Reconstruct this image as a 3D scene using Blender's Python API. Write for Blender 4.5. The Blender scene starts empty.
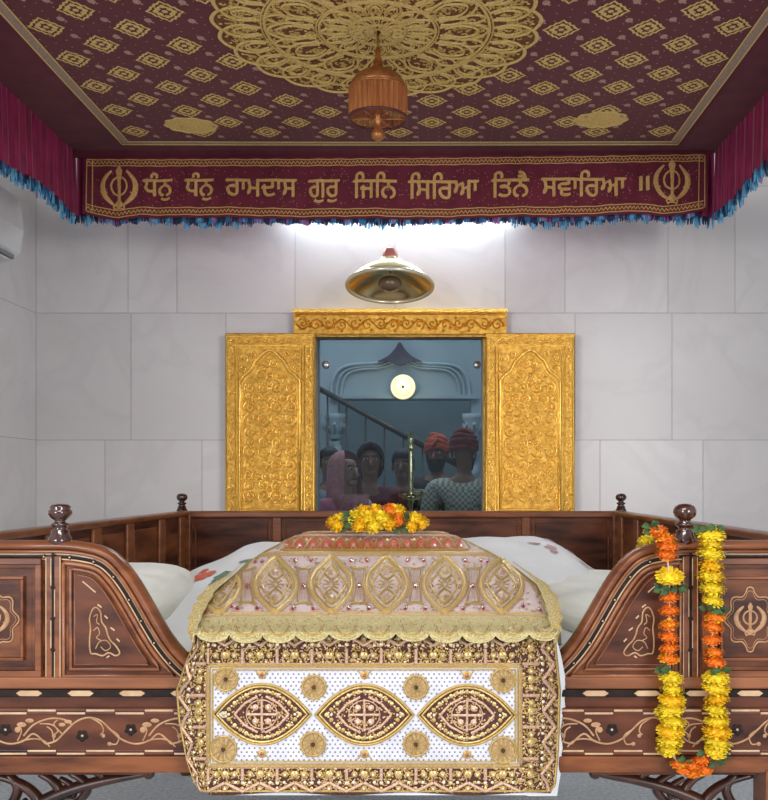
import bpy, math, random
from mathutils import Vector, Matrix, noise
PI = math.pi
sc = bpy.context.scene
COL = sc.collection
# ------------------------------------------------------------------ camera
F = 950.0; H = 1.30; CX = 0.13
cam_d = bpy.data.cameras.new('camera'); cam = bpy.data.objects.new('camera', cam_d); COL.objects.link(cam)
cam.location = (CX, 0, H); cam.rotation_euler = (PI/2, 0, 0)
cam_d.sensor_fit = 'AUTO'; cam_d.sensor_width = 36; cam_d.lens = F*36/800
cam_d.shift_x = -46/800; cam_d.shift_y = 80/800; cam_d.clip_start = 0.05
sc.camera = cam
# ------------------------------------------------------------------ world, lights, exposure
w = bpy.data.worlds.new('world'); sc.world = w; w.use_nodes = True
w.node_tree.nodes['Background'].inputs[0].default_value = (0.80, 0.88, 1.0, 1)
w.node_tree.nodes['Background'].inputs[1].default_value = 0.30
def area(name, loc, target, sx, sy, power, col):
    d = bpy.data.lights.new(name, 'AREA'); d.shape = 'RECTANGLE'; d.size = sx; d.size_y = sy; d.energy = power; d.color = col
    o = bpy.data.objects.new(name, d); COL.objects.link(o); o.location = loc
    o.rotation_euler = (Vector(target)-Vector(loc)).to_track_quat('-Z', 'Y').to_euler(); return o
area('hall_daylight_left', (-2.7, -2.6, 2.1), (0.2, 3.6, 1.2), 1.5, 2.2, 86, (0.98, 0.98, 1.0))
area('hall_daylight_right', (3.0, -2.6, 2.1), (-0.2, 3.6, 1.2), 1.5, 2.2, 86, (1.0, 0.96, 0.93))
area('hall_ceiling_light', (-0.2, 0.4, 3.1), (0.0, 2.6, 0.9), 1.6, 0.5, 22, (1.0, 0.96, 0.9))
area('far_hall_light', (-0.2, 6.9, 3.35), (-0.1, 6.9, 0), 3.2, 3.2, 38, (0.85, 0.93, 1.0))
sc.view_settings.view_transform = 'Standard'; sc.view_settings.look = 'None'
sc.view_settings.exposure = 0.85; sc.view_settings.gamma = 1; sc.view_settings.use_curve_mapping = False

# ------------------------------------------------------------------ helpers
def P(u, v, Y): return Vector((CX+(u-430)*Y/F, Y, H-(v-480)*Y/F))
ORG = {}
def tag(o, label, cat, group=None, kind=None):
    if label: o['label'] = label
    if cat: o['category'] = cat
    if group: o['group'] = group
    if kind: o['kind'] = kind
    return o
def thing(name, loc, label, cat, group=None):
    o = bpy.data.objects.new(name, None); COL.objects.link(o); o.location = loc; o.empty_display_size = .1
    ORG[o.name] = Vector(loc); return tag(o, label, cat, group)
def cr(pts, n=6, closed=False):
    """catmull-rom resample of points (any dimension tuples)"""
    pts = [tuple(p) for p in pts]; N = len(pts); out = []
    rng = range(N if closed else N-1)
    for i in rng:
        p0 = pts[(i-1) % N] if (closed or i > 0) else pts[0]
        p1 = pts[i]; p2 = pts[(i+1) % N]
        p3 = pts[(i+2) % N] if (closed or i+2 < N) else pts[N-1]
        for k in range(n):
            t = k/n
            out.append(tuple(.5*((2*b)+(-a+c)*t+(2*a-5*b+4*c-d)*t*t+(-a+3*b-3*c+d)*t**3) for a, b, c, d in zip(p0, p1, p2, p3)))
    if not closed: out.append(pts[-1])
    return out
def lerp_tab(tab, x):
    if x <= tab[0][0]: return tab[0][1]
    for (a, fa), (b, fb) in zip(tab, tab[1:]):
        if x <= b: return fa+(fb-fa)*(x-a)/(b-a)
    return tab[-1][1]

class MB:
    def __init__(s): s.v = []; s.f = []; s.m = []; s.sm = []; s.mats = []
    def mi(s, mat):
        if mat not in s.mats: s.mats.append(mat)
        return s.mats.index(mat)
    def add(s, vs, fs, mat, smooth=True):
        b = len(s.v); s.v += [tuple(v) for v in vs]; k = s.mi(mat)
        for f in fs: s.f.append([b+i for i in f]); s.m.append(k); s.sm.append(smooth)
    def box(s, x0, x1, y0, y1, z0, z1, mat):
        vs = [(x, y, z) for z in (z0, z1) for y in (y0, y1) for x in (x0, x1)]
        s.add(vs, [(0,2,3,1),(4,5,7,6),(0,1,5,4),(2,6,7,3),(0,4,6,2),(1,3,7,5)], mat, False)
    def grid(s, fn, nu, nv, mat, smooth=True, matfn=None, flip=False):
        b = len(s.v)
        for j in range(nv+1):
            for i in range(nu+1): s.v.append(tuple(fn(i/nu, j/nv)))
        for j in range(nv):
            for i in range(nu):
                a = b+j*(nu+1)+i; f = [a, a+1, a+nu+2, a+nu+1]
                if flip: f.reverse()
                s.f.append(f); s.sm.append(smooth)
                s.m.append(s.mi(matfn((i+.5)/nu, (j+.5)/nv) if matfn else mat))
    def tube(s, pts, r, mat, n=8, closed=False, caps=True, flat=1.0):
        pts = [Vector(p) for p in pts]; N = len(pts); b = len(s.v); k = s.mi(mat)
        up = None
        for i, p in enumerate(pts):
            t = (pts[(i+1) % N]-pts[i-1]) if closed else (pts[min(i+1, N-1)]-pts[max(i-1, 0)])
            if t.length < 1e-9: t = Vector((0, 0, 1))
            t.normalize()
            if up is None: up = t.orthogonal().normalized() if abs(t.y) > .9 else (Vector((0, 1, 0))-t*t.y).normalized()
            up = (up-t*up.dot(t)); up = up.normalized() if up.length > 1e-6 else t.orthogonal().normalized()
            sd = t.cross(up); rr = r[i] if isinstance(r, (list, tuple)) else r
            for j in range(n):
                a = 2*PI*j/n; s.v.append(tuple(p+sd*math.cos(a)*rr+up*math.sin(a)*rr*flat))
        for i in range(N if closed else N-1):
            for j in range(n):
                a = b+i*n+j; c = b+i*n+(j+1) % n; i2 = (i+1) % N
                s.f.append([a, c, b+i2*n+(j+1) % n, b+i2*n+j]); s.m.append(k); s.sm.append(True)
        if caps and not closed:
            s.f.append([b+j for j in range(n)][::-1]); s.m.append(k); s.sm.append(True)
            s.f.append([b+(N-1)*n+j for j in range(n)]); s.m.append(k); s.sm.append(True)
    def lathe(s, prof, c, mat, n=24, M=None, smooth=True):
        b = len(s.v); c = Vector(c)
        for r, z in prof:
            for j in range(n):
                a = 2*PI*j/n; p = Vector((r*math.cos(a), r*math.sin(a), z))
                if M: p = M @ p
                s.v.append(tuple(c+p))
        k = s.mi(mat)
        for i in range(len(prof)-1):
            for j in range(n):
                s.f.append([b+i*n+j, b+i*n+(j+1) % n, b+(i+1)*n+(j+1) % n, b+(i+1)*n+j]); s.m.append(k); s.sm.append(smooth)
    def sphere(s, c, r, mat, n=12, m=8, M=None):
        rx, ry, rz = r if isinstance(r, (tuple, list)) else (r, r, r)
        prof = []
        b = len(s.v); c = Vector(c)
        for i in range(m+1):
            th = PI*i/m
            for j in range(n):
                a = 2*PI*j/n; p = Vector((rx*math.sin(th)*math.cos(a), ry*math.sin(th)*math.sin(a), rz*math.cos(th)))
                if M: p = M @ p
                s.v.append(tuple(c+p))
        k = s.mi(mat)
        for i in range(m):
            for j in range(n):
                s.f.append([b+i*n+j, b+(i+1)*n+j, b+(i+1)*n+(j+1) % n, b+i*n+(j+1) % n]); s.m.append(k); s.sm.append(True)
    def prism(s, poly, Y0, Y1, mat, S=None):
        """polygon in px design coordinates at reference plane S, extruded Y0 (front) to Y1"""
        S = S or (lambda u, v: P(u, v, Yf)); n = len(poly)
        vs = []
        for Y in (Y0, Y1):
            for u, v in poly: p = S(u, v); vs.append((p.x, Y, p.z))
        s.add(vs, [list(range(n)), list(range(n, 2*n))[::-1]]+[[i, i+n, (i+1) % n+n, (i+1) % n] for i in range(n)], mat, False)
    # ---- embroidery / inlay on a surface: S(u,v)->point, up = lift direction
    def rib(s, pts, w, h, mat, S, up, closed=False, inside=None, base=.0006):
        N = len(pts)
        if N < 2: return
        b = len(s.v); k = s.mi(mat); ok = []
        up = Vector(up)
        for i, (x, y) in enumerate(pts):
            a = pts[(i-1) % N] if (closed or i > 0) else pts[0]; c = pts[(i+1) % N] if (closed or i < N-1) else pts[N-1]
            tx, ty = c[0]-a[0], c[1]-a[1]; L = math.hypot(tx, ty) or 1; nx, ny = -ty/L*w/2, tx/L*w/2
            ok.append(inside is None or inside(x, y))
            s.v.append(tuple(S(x+nx, y+ny)+up*base)); s.v.append(tuple(S(x, y)+up*(base+h))); s.v.append(tuple(S(x-nx, y-ny)+up*base))
        for i in range(N if closed else N-1):
            j = (i+1) % N
            if not (ok[i] and ok[j]): continue
            a = b+i*3; c = b+j*3
            s.f += [[a, a+1, c+1, c], [a+1, a+2, c+2, c+1]]; s.m += [k, k]; s.sm += [True, True]
    def disc(s, c, r, mat, S, up, h=.001, n=8, ry=None, inside=None, base=.0006, rot=0):
        if inside and not inside(*c): return
        up = Vector(up); ry = ry or r; b = len(s.v); k = s.mi(mat)
        s.v.append(tuple(S(*c)+up*(base+h)))
        for j in range(n):
            a = 2*PI*j/n+rot; s.v.append(tuple(S(c[0]+r*math.cos(a), c[1]+ry*math.sin(a))+up*base))
        for j in range(n):
            s.f.append([b, b+1+j, b+1+(j+1) % n]); s.m.append(k); s.sm.append(True)
    def fill(s, poly, mat, S, up, base=.0004, c=None):
        up = Vector(up); b = len(s.v); k = s.mi(mat); n = len(poly)
        c = c or (sum(p[0] for p in poly)/n, sum(p[1] for p in poly)/n)
        s.v.append(tuple(S(*c)+up*base)); 
        for q in (.5, 1):
            for p in poly: s.v.append(tuple(S(c[0]+(p[0]-c[0])*q, c[1]+(p[1]-c[1])*q)+up*base))
        for j in range(n):
            j2 = (j+1) % n
            s.f.append([b, b+1+j, b+1+j2]); s.f.append([b+1+j, b+1+n+j, b+1+n+j2, b+1+j2]); s.m += [k, k]; s.sm += [True, True]
    def build(s, name, parent=None, bevel=0, label=None, fixn=False, origin=None):
        me = bpy.data.meshes.new(name)
        if parent is not None: org = ORG[parent.name]
        elif origin is not None: org = Vector(origin)
        else:
            xs = [v[0] for v in s.v]; ys = [v[1] for v in s.v]; zs = [v[2] for v in s.v]
            org = Vector(((min(xs)+max(xs))/2, (min(ys)+max(ys))/2, min(zs)))
        me.from_pydata([(v[0]-org.x, v[1]-org.y, v[2]-org.z) for v in s.v], [], s.f)
        for m in s.mats: me.materials.append(m)
        me.polygons.foreach_set('material_index', s.m); me.polygons.foreach_set('use_smooth', s.sm)
        me.update()
        if fixn:
            import bmesh
            bm = bmesh.new(); bm.from_mesh(me); bmesh.ops.recalc_face_normals(bm, faces=bm.faces); bm.to_mesh(me); bm.free()
        o = bpy.data.objects.new(name, me); COL.objects.link(o)
        if parent is not None: o.parent = parent
        else: o.location = org
        ORG[o.name] = org
        if bevel:
            md = o.modifiers.new('bevel', 'BEVEL'); md.width = bevel; md.segments = 2; md.limit_method = 'ANGLE'; md.angle_limit = .6
        if label: o['label'] = label
        return o

# ------------------------------------------------------------------ materials
MAT = {}
def mat(name, col, rough=.5, metal=0, col2=None, scale=20, stretch=(1, 1, 1), bump=0, bscale=None, coat=0, detail=4, tex='noise', ramp=(.35, .65), sheen=0, spec=None, island=0, emit=None, estr=0):
    m = bpy.data.materials.new(name); m.use_nodes = True; nt = m.node_tree; N = nt.nodes; L = nt.links
    b = N['Principled BSDF']; b.inputs['Base Color'].default_value = (*col, 1); b.inputs['Roughness'].default_value = rough; b.inputs['Metallic'].default_value = metal
    if coat: b.inputs['Coat Weight'].default_value = coat; b.inputs['Coat Roughness'].default_value = .12
    if sheen: b.inputs['Sheen Weight'].default_value = sheen; b.inputs['Sheen Roughness'].default_value = .4
    if spec is not None: b.inputs['Specular IOR Level'].default_value = spec
    if emit: b.inputs['Emission Color'].default_value = (*emit, 1); b.inputs['Emission Strength'].default_value = estr
    tc = N.new('ShaderNodeTexCoord'); mp = N.new('ShaderNodeMapping'); mp.inputs['Scale'].default_value = stretch; L.new(tc.outputs['Object'], mp.inputs[0])
    out = None
    if col2 is not None:
        if tex == 'noise':
            t = N.new('ShaderNodeTexNoise'); t.inputs['Scale'].default_value = scale; t.inputs['Detail'].default_value = detail; f = t.outputs[0]
        elif tex == 'wave':
            t = N.new('ShaderNodeTexWave'); t.inputs['Scale'].default_value = scale; t.inputs['Distortion'].default_value = 9; t.inputs['Detail'].default_value = 4; t.inputs['Detail Scale'].default_value = .8; f = t.outputs[1]
        elif tex == 'voronoi':
            t = N.new('ShaderNodeTexVoronoi'); t.inputs['Scale'].default_value = scale; f = t.outputs[0]
        elif tex == 'checker':
            t = N.new('ShaderNodeTexChecker'); t.inputs['Scale'].default_value = scale; f = t.outputs[1]
        L.new(mp.outputs[0], t.inputs['Vector'])
        r = N.new('ShaderNodeValToRGB'); r.color_ramp.elements[0].position = ramp[0]; r.color_ramp.elements[1].position = ramp[1]
        r.color_ramp.elements[0].color = (*col, 1); r.color_ramp.elements[1].color = (*col2, 1)
        L.new(f, r.inputs[0]); out = r.outputs[0]
        if island:
            g = N.new('ShaderNodeNewGeometry'); hs = N.new('ShaderNodeHueSaturation'); mr = N.new('ShaderNodeMapRange')
            mr.inputs['To Min'].default_value = 1-island; mr.inputs['To Max'].default_value = 1+island
            L.new(g.outputs['Random Per Island'], mr.inputs['Value']); L.new(mr.outputs[0], hs.inputs['Value']); L.new(out, hs.inputs['Color']); out = hs.outputs[0]
        L.new(out, b.inputs['Base Color'])
    if bump:
        t = N.new('ShaderNodeTexNoise'); t.inputs['Scale'].default_value = bscale or scale*3; t.inputs['Detail'].default_value = 5
        L.new(mp.outputs[0], t.inputs['Vector']); bp = N.new('ShaderNodeBump'); bp.inputs['Strength'].default_value = bump; bp.inputs['Distance'].default_value = .01
        L.new(t.outputs[0], bp.inputs['Height']); L.new(bp.outputs[0], b.inputs['Normal'])
    MAT[name] = m; return m
def vein_marble(name, base, vein, tint):
    m = mat(name, base, .28, col2=tint, scale=1.3, ramp=(.3, .75), island=.05, detail=6)
    nt = m.node_tree; N = nt.nodes; L = nt.links; b = N['Principled BSDF']
    src = b.inputs['Base Color'].links[0].from_socket
    tc = N.new('ShaderNodeTexCoord'); g = N.new('ShaderNodeNewGeometry'); add = N.new('ShaderNodeVectorMath'); add.operation = 'ADD'
    sc_ = N.new('ShaderNodeVectorMath'); sc_.operation = 'SCALE'; sc_.inputs[3].default_value = 7
    cmb = N.new('ShaderNodeCombineXYZ'); L.new(g.outputs['Random Per Island'], cmb.inputs[0]); L.new(g.outputs['Random Per Island'], cmb.inputs[2]); L.new(cmb.outputs[0], sc_.inputs[0])
    L.new(tc.outputs['Object'], add.inputs[0]); L.new(sc_.outputs[0], add.inputs[1])
    t = N.new('ShaderNodeTexNoise'); t.inputs['Scale'].default_value = 1.7; t.inputs['Detail'].default_value = 9; t.inputs['Distortion'].default_value = 1.1; L.new(add.outputs[0], t.inputs['Vector'])
    r = N.new('ShaderNodeValToRGB'); e = r.color_ramp.elements; e[0].position = .45; e[0].color = (0, 0, 0, 1); e[1].position = .56; e[1].color = (0, 0, 0, 1)
    k = e.new(.50); k.color = (1, 1, 1, 1); L.new(t.outputs[0], r.inputs[0])
    mx = N.new('ShaderNodeMix'); mx.data_type = 'RGBA'; mul = N.new('ShaderNodeMath'); mul.operation = 'MULTIPLY'; mul.inputs[1].default_value = .16
    L.new(r.outputs[0], mul.inputs[0]); L.new(mul.outputs[0], mx.inputs[0]); L.new(src, mx.inputs[6]); mx.inputs[7].default_value = (*vein, 1); L.new(mx.outputs[2], b.inputs['Base Color'])
    return m
marble = vein_marble('white_marble', (.71, .68, .675), (.50, .47, .47), (.79, .765, .765))
grout = mat('grout', (.33, .31, .31), .9, col2=(.42, .4, .4), scale=30)
floor_m = mat('grey_carpet', (.60, .68, .74), .95, col2=(.84, .90, .94), scale=60, bump=.5, bscale=220, detail=8)
plaster = mat('pale_plaster', (.36, .43, .46), .8, col2=(.44, .50, .53), scale=2, bump=.05)
plaster_d = mat('grey_plaster', (.34, .40, .42), .8, col2=(.42, .48, .50), scale=3)
wood = mat('walnut_wood', (.046, .011, .0045), .40, spec=.28, col2=(.225, .072, .024), scale=4.2, stretch=(1, 1, 5), ramp=(.34, .66), coat=.04, detail=12, bump=.05, bscale=60)
wood_h = mat('walnut_rail', (.095, .025, .009), .30, spec=.4, col2=(.26, .085, .030), scale=9, stretch=(.6, 1, 4), ramp=(.3, .72), coat=.15, detail=9)
wood_d = mat('dark_walnut', (.030, .007, .0035), .40, spec=.28, col2=(.135, .040, .017), scale=5, stretch=(1, 1, 4), ramp=(.34, .66), coat=.04, detail=12)
wood_o = mat('orange_walnut', (.15, .048, .018), .32, spec=.35, col2=(.32, .115, .042), scale=8, stretch=(.5, 1, 5), ramp=(.3, .75), coat=.4)
ebony = mat('ebony_inlay', (.008, .005, .005), .6, col2=(.02, .012, .010), scale=30, spec=.2)
cream = mat('maple_inlay', (.42, .26, .14), .4, col2=(.54, .36, .21), scale=40, coat=.2)
maple = mat('pale_vine_inlay', (.31, .155, .065), .4, col2=(.44, .25, .12), scale=50)
finial_m = mat('finial_wood', (.030, .008, .006), .15, col2=(.07, .02, .012), scale=12, coat=.9)
gold_rep = mat('shaded_embossed_gold', (.46, .22, .028), .36, .8, col2=(.76, .44, .085), scale=45, bump=.55, bscale=60, ramp=(.3, .7))  # slab gold darkened: crevice shade of the relief put into the colour
gold_hi = mat('lit_polished_gold', (.84, .50, .09), .26, .85, col2=(.96, .66, .18), scale=60, bump=.3, bscale=120)  # raised relief brightened in colour, as the lit counterpart of the slab
thread = mat('gold_thread', (.33, .205, .05), .45, .35, col2=(.56, .385, .12), scale=260, ramp=(.3, .7))
thread_p = mat('pale_gold_lace', (.55, .46, .20), .5, .35, col2=(.80, .70, .38), scale=220, bump=.6, bscale=380)
thread_r = mat('rose_gold_thread', (.46, .27, .17), .45, .35, col2=(.70, .47, .34), scale=200)
bead = mat('pearl_bead', (.60, .49, .35), .25, .2, col2=(.82, .70, .54), scale=100)
sequin = mat('gold_sequin', (.50, .34, .11), .34, .55, col2=(.76, .57, .24), scale=150)
gem = mat('red_gem', (.22, .02, .04), .12, col2=(.40, .04, .08), scale=90, coat=1)
cl_maroon = mat('brown_maroon_velvet', (.045, .012, .009), .9, col2=(.10, .035, .024), scale=160, sheen=.2)
cl_white = mat('white_silk', (.55, .55, .60), .55, col2=(.64, .63, .67), scale=30, sheen=.2)
cl_pink = mat('pale_pink_silk', (.52, .38, .37), .5, col2=(.64, .49, .47), scale=60, sheen=.3)
cl_gold = mat('gold_tissue', (.36, .225, .10), .5, .1, col2=(.52, .36, .19), scale=160)
thread_b = mat('bright_gold_thread', (.50, .32, .08), .4, .35, col2=(.80, .58, .20), scale=260, ramp=(.3, .7))
bracket_m = mat('bracket_wood', (.016, .005, .003), .35, col2=(.06, .018, .009), scale=14)
cl_red = mat('coral_red_silk', (.52, .06, .035), .6, col2=(.66, .12, .07), scale=120)
stud = mat('silver_stud', (.22, .21, .27), .35, .5)
linen = mat('white_linen', (.72, .75, .78), .8, col2=(.80, .82, .84), scale=6, bump=.12, bscale=40, sheen=.2)
linen_c = mat('cream_bolster', (.66, .68, .62), .85, col2=(.78, .79, .75), scale=4, stretch=(1, 1, 5), bump=.35, bscale=14, sheen=.3)
print_r = mat('printed_red', (.62, .10, .05), .8, col2=(.72, .20, .12), scale=60)
print_g = mat('printed_green', (.10, .20, .14), .8, col2=(.2, .30, .22), scale=60)
print_m = mat('printed_mauve', (.38, .22, .26), .8, col2=(.55, .40, .42), scale=60)
can_m = mat('canopy_maroon', (.13, .020, .030), .85, col2=(.175, .034, .045), scale=160, sheen=.15)
can_edge = mat('canopy_border_maroon', (.12, .013, .028), .85, col2=(.16, .022, .040), scale=10, sheen=.15)
can_gold = mat('canopy_gold_embroidery', (.80, .53, .15), .6, .1, col2=(.95, .72, .29), scale=150)
can_gold2 = mat('canopy_dull_gold', (.58, .37, .09), .6, .1, col2=(.78, .54, .18), scale=150)
can_dk = mat('canopy_medallion_ground', (.15, .045, .022), .85, col2=(.25, .10, .035), scale=80)
can_dot = mat('canopy_pale_motif', (.46, .27, .22), .6, col2=(.60, .38, .30), scale=150)
can_brd = mat('canopy_tan_border', (.38, .26, .19), .6, col2=(.52, .38, .29), scale=120, stretch=(1, 1, 1))
val_m = mat('magenta_valance', (.22, .009, .060), .55, col2=(.38, .018, .105), scale=7, stretch=(1, 5, 1), sheen=.4)
ban_m = mat('banner_maroon', (.125, .009, .024), .8, col2=(.175, .014, .036), scale=12, sheen=.15)
ban_b = mat('banner_border', (.15, .028, .022), .8, col2=(.21, .05, .03), scale=200)
letter_m = mat('golden_lettering', (.60, .34, .10), .55, .1, col2=(.76, .47, .18), scale=120)
fr_blue = mat('blue_fringe', (.015, .14, .34), .5, col2=(.04, .28, .55), scale=60)
fr_cyan = mat('cyan_fringe', (.10, .42, .70), .5, col2=(.2, .55, .8), scale=60)
fr_pink = mat('pink_fringe', (.45, .06, .30), .5, col2=(.60, .15, .42), scale=60)
fr_dark = mat('navy_fringe', (.01, .02, .07), .6, col2=(.02, .05, .14), scale=60)
marig_y = mat('yellow_petals', (.82, .60, .01), .6, col2=(.92, .76, .045), scale=90, ramp=(.3, .7))
marig_d = mat('deep_yellow_petals', (.82, .46, .004), .6, col2=(.92, .62, .015), scale=90, ramp=(.3, .7))
marig_o = mat('orange_petals', (.80, .17, .008), .6, col2=(.92, .30, .025), scale=90, ramp=(.3, .7))
leaf_m = mat('leaf_green', (.010, .04, .006), .6, col2=(.035, .09, .014), scale=60)
string_m = mat('cotton_string', (.6, .6, .55), .9)
white_pl = mat('white_plastic', (.72, .74, .76), .35, col2=(.76, .78, .8), scale=5)
grey_pl = mat('grey_plastic', (.25, .26, .28), .4)
steel = mat('brushed_steel', (.5, .5, .5), .3, .9, col2=(.6, .6, .6), scale=80)
brass = mat('polished_brass', (.72, .52, .22), .2, 1.0, col2=(.85, .68, .38), scale=8)
brass_w = mat('pale_brass_rim', (.85, .78, .58), .22, .7, col2=(.92, .86, .68), scale=8)
amber = mat('amber_fabric', (.42, .12, .03), .6, col2=(.62, .24, .07), scale=120, stretch=(1, 1, .1))
dark_rail = mat('dark_handrail', (.035, .03, .025), .4, col2=(.06, .05, .04), scale=20)
tube_e = mat('tube_glow', (1, 1, 1), .5, emit=(.78, .92, 1.0), estr=34)
lamp_e = mat('reflected_lamp_glow', (1, .9, .7), .5, emit=(1.0, .60, .20), estr=.85)
amber.node_tree.nodes['Principled BSDF'].inputs['Alpha'].default_value = .62

gl = bpy.data.materials.new('clear_glass'); gl.use_nodes = True; nt = gl.node_tree; nt.nodes.clear()
o_ = nt.nodes.new('ShaderNodeOutputMaterial'); mx = nt.nodes.new('ShaderNodeMixShader'); tr = nt.nodes.new('ShaderNodeBsdfTransparent'); gs = nt.nodes.new('ShaderNodeBsdfGlossy')
tr.inputs[0].default_value = (.72, .80, .84, 1); gs.inputs['Roughness'].default_value = .03; mx.inputs[0].default_value = .03
nt.links.new(tr.outputs[0], mx.inputs[1]); nt.links.new(gs.outputs[0], mx.inputs[2]); nt.links.new(mx.outputs[0], o_.inputs[0])
# ------------------------------------------------------------------ the setting
Yw = 4.90; Yf = 2.11; Yb = 4.20; CT = .13
WL = P(36, 0, Yw).x; WR = WL+4.35; ZT = 3.45
ROWH = 127*Yw/F; z313 = P(0, 313, Yw).z; z440 = P(0, 440, Yw).z
ox0, ox1, oz1 = P(316, 0, Yw).x, P(483, 0, Yw).x, P(0, 335, Yw).z
def struct(o, label=None): o['kind'] = 'structure'; return o
def tiles(mb, a0, a1, joints_by_row, place, hole=None):
    k = 0
    rows = [(z440-ROWH, z440, joints_by_row[2]), (z313-(z313-z440), z313, joints_by_row[1]), (z313, z313+ROWH, joints_by_row[0]),
            (z313+ROWH, ZT, joints_by_row[1]), (z440-2*ROWH, z440-ROWH, joints_by_row[1]), (0, z440-2*ROWH, joints_by_row[0])]
    for z0, z1, js in rows:
        if z1 <= z0: continue
        js = [a0]+[j for j in sorted(js) if a0 < j < a1]+[a1]
        for x0, x1 in zip(js, js[1:]):
            rects = [(x0, x1, z0, z1)]
            if hole:
                hx0, hx1, hz1 = hole; nr = []
                for (p, q, r, t) in rects:
                    if q <= hx0 or p >= hx1 or r >= hz1: nr.append((p, q, r, t)); continue
                    if p < hx0: nr.append((p, hx0, r, t))
                    if q > hx1: nr.append((hx1, q, r, t))
                    if t > hz1: nr.append((max(p, hx0), min(q, hx1), hz1, t))
                rects = nr
            for p, q, r, t in rects: place(mb, p+.0013, q-.0013, r+.0013, t-.0013)
def jx(pxs): return [P(u, 0, Yw).x for u in pxs]
mb = MB()
J = [jx([128, 177, 295, 395, 505, 565, 668, 735, 835]), jx([131, 226, 330, 470, 575, 672, 775]), jx([-60, 105, 202, 300, 500, 600, 703, 803])]
tiles(mb, WL, WR, J, lambda m, x0, x1, z0, z1: m.box(x0, x1, Yw, Yw+.02, z0, z1, marble), (ox0, ox1, oz1))
for (x0, x1, z0, z1) in ((WL-.2, ox0, 0, ZT), (ox1, WR+.2, 0, ZT), (ox0, ox1, oz1, ZT)): mb.box(x0, x1, Yw+.003, Yw+.18, z0, z1, grout)
struct(mb.build('wall_back', origin=(0, Yw, 0)))
mb = MB(); yj = [[-1.2, -.2, .8, 1.9, 3.0, 4.1], [-.7, .4, 1.4, 2.5, 3.6], [-1.0, .1, 1.1, 2.2, 3.3, 4.4]]
tiles(mb, .2, Yw, yj, lambda m, y0, y1, z0, z1: m.box(WL-.02, WL, y0, y1, z0, z1, marble)); mb.box(WL-.2, WL-.003, .2, Yw, 0, ZT, grout)
struct(mb.build('wall_left', origin=(WL, 2, 0)))
mb = MB()
tiles(mb, .2, Yw, yj, lambda m, y0, y1, z0, z1: m.box(WR, WR+.02, y0, y1, z0, z1, marble)); mb.box(WR+.003, WR+.2, .2, Yw, 0, ZT, grout)
struct(mb.build('wall_right', origin=(WR, 2, 0)))
mb = MB(); mb.box(WL-.2, WR+.2, -1.5, Yw+.18, -.06, 0, floor_m); struct(mb.build('floor', origin=(0, 2, 0)))
mb = MB(); mb.box(WL-.2, WR+.2, 1.2, Yw+.18, ZT, ZT+.1, plaster); struct(mb.build('ceiling', origin=(0, 3, ZT)))
# room beyond the glass
mb = MB(); mb.box(-3.2, 3.0, Yw+.18, 9.0, -.16, -.10, floor_m); mb.box(-3.2, 3.0, Yw+.18, Yw+.2, -.1, 0, plaster); struct(mb.build('floor_hall', origin=(0, 7, -.1)))
mb = MB(); mb.box(-3.2, 3.0, Yw+.18, 9.0, 3.5, 3.6, plaster); struct(mb.build('ceiling_hall', origin=(0, 7, 3.5)))
mb = MB(); mb.box(-3.3, -3.2, Yw+.18, 9.0, -.1, 3.5, plaster); struct(mb.build('wall_hall_left', origin=(-3.2, 7, 0)))
mb = MB(); mb.box(3.0, 3.1, Yw+.18, 9.0, -.1, 3.5, plaster); struct(mb.build('wall_hall_right', origin=(3.1, 7, 0)))
Yh = 7.6
def PH(u, v): return P(u, v, Yh)
mb = MB()
xa, xb = PH(338, 0).x, PH(471, 0).x; zh = PH(0, 399).z
mb.box(-3.2, xa, Yh, Yh+.2, -.1, 3.5, plaster); mb.box(xb, 3.0, Yh, Yh+.2, -.1, 3.5, plaster); mb.box(xa, xb, Yh, Yh+.2, zh, 3.5, plaster)
mb.box(-3.2, 3.0, 8.9, 9.0, -.1, 3.5, plaster_d)
struct(mb.build('wall_hall_far', origin=(0, Yh, 0)))
# arch mouldings + peak ornament on the header, pilasters
mb = MB()
arch = cr([(331, 398), (332, 384), (337, 372), (347, 366), (362, 364), (376, 363), (390, 358), (400, 350), (410, 358), (424, 363), (440, 364), (455, 366), (464, 373), (469, 384), (470, 398)], 6)
for off, r in ((0, .014), (6, .010), (11, .010)):
    pts = []
    for (u, v) in arch:
        k = 1-off/75; pts.append(P(400+(u-400)*k, 398+(v-398)*k, Yh-.012))
    mb.tube(pts, r, plaster, 8)
mb.box(PH(330, 0).x, PH(478, 0).x, Yh-.05, Yh, zh, zh+.03, plaster)
struct(mb.build('trim_1', origin=(0, Yh, 0)))
mb = MB(); pk = cr([(378, 362), (388, 357), (395, 350), (400, 343), (405, 350), (412, 357), (422, 362)], 5)+[(411, 362), (400, 366), (389, 362)]
mb.prism(pk, Yh-.06, Yh, mat('mauve_stone', (.07, .055, .085), .7, col2=(.11, .085, .13), scale=10), S=lambda u, v: P(u, v, Yh))
tag(mb.build('arch_crest', origin=(PH(400, 0).x, Yh, PH(0, 366).z)), 'mauve pointed crest on the moulded arch seen through the glass pane', 'ornament')
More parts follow.
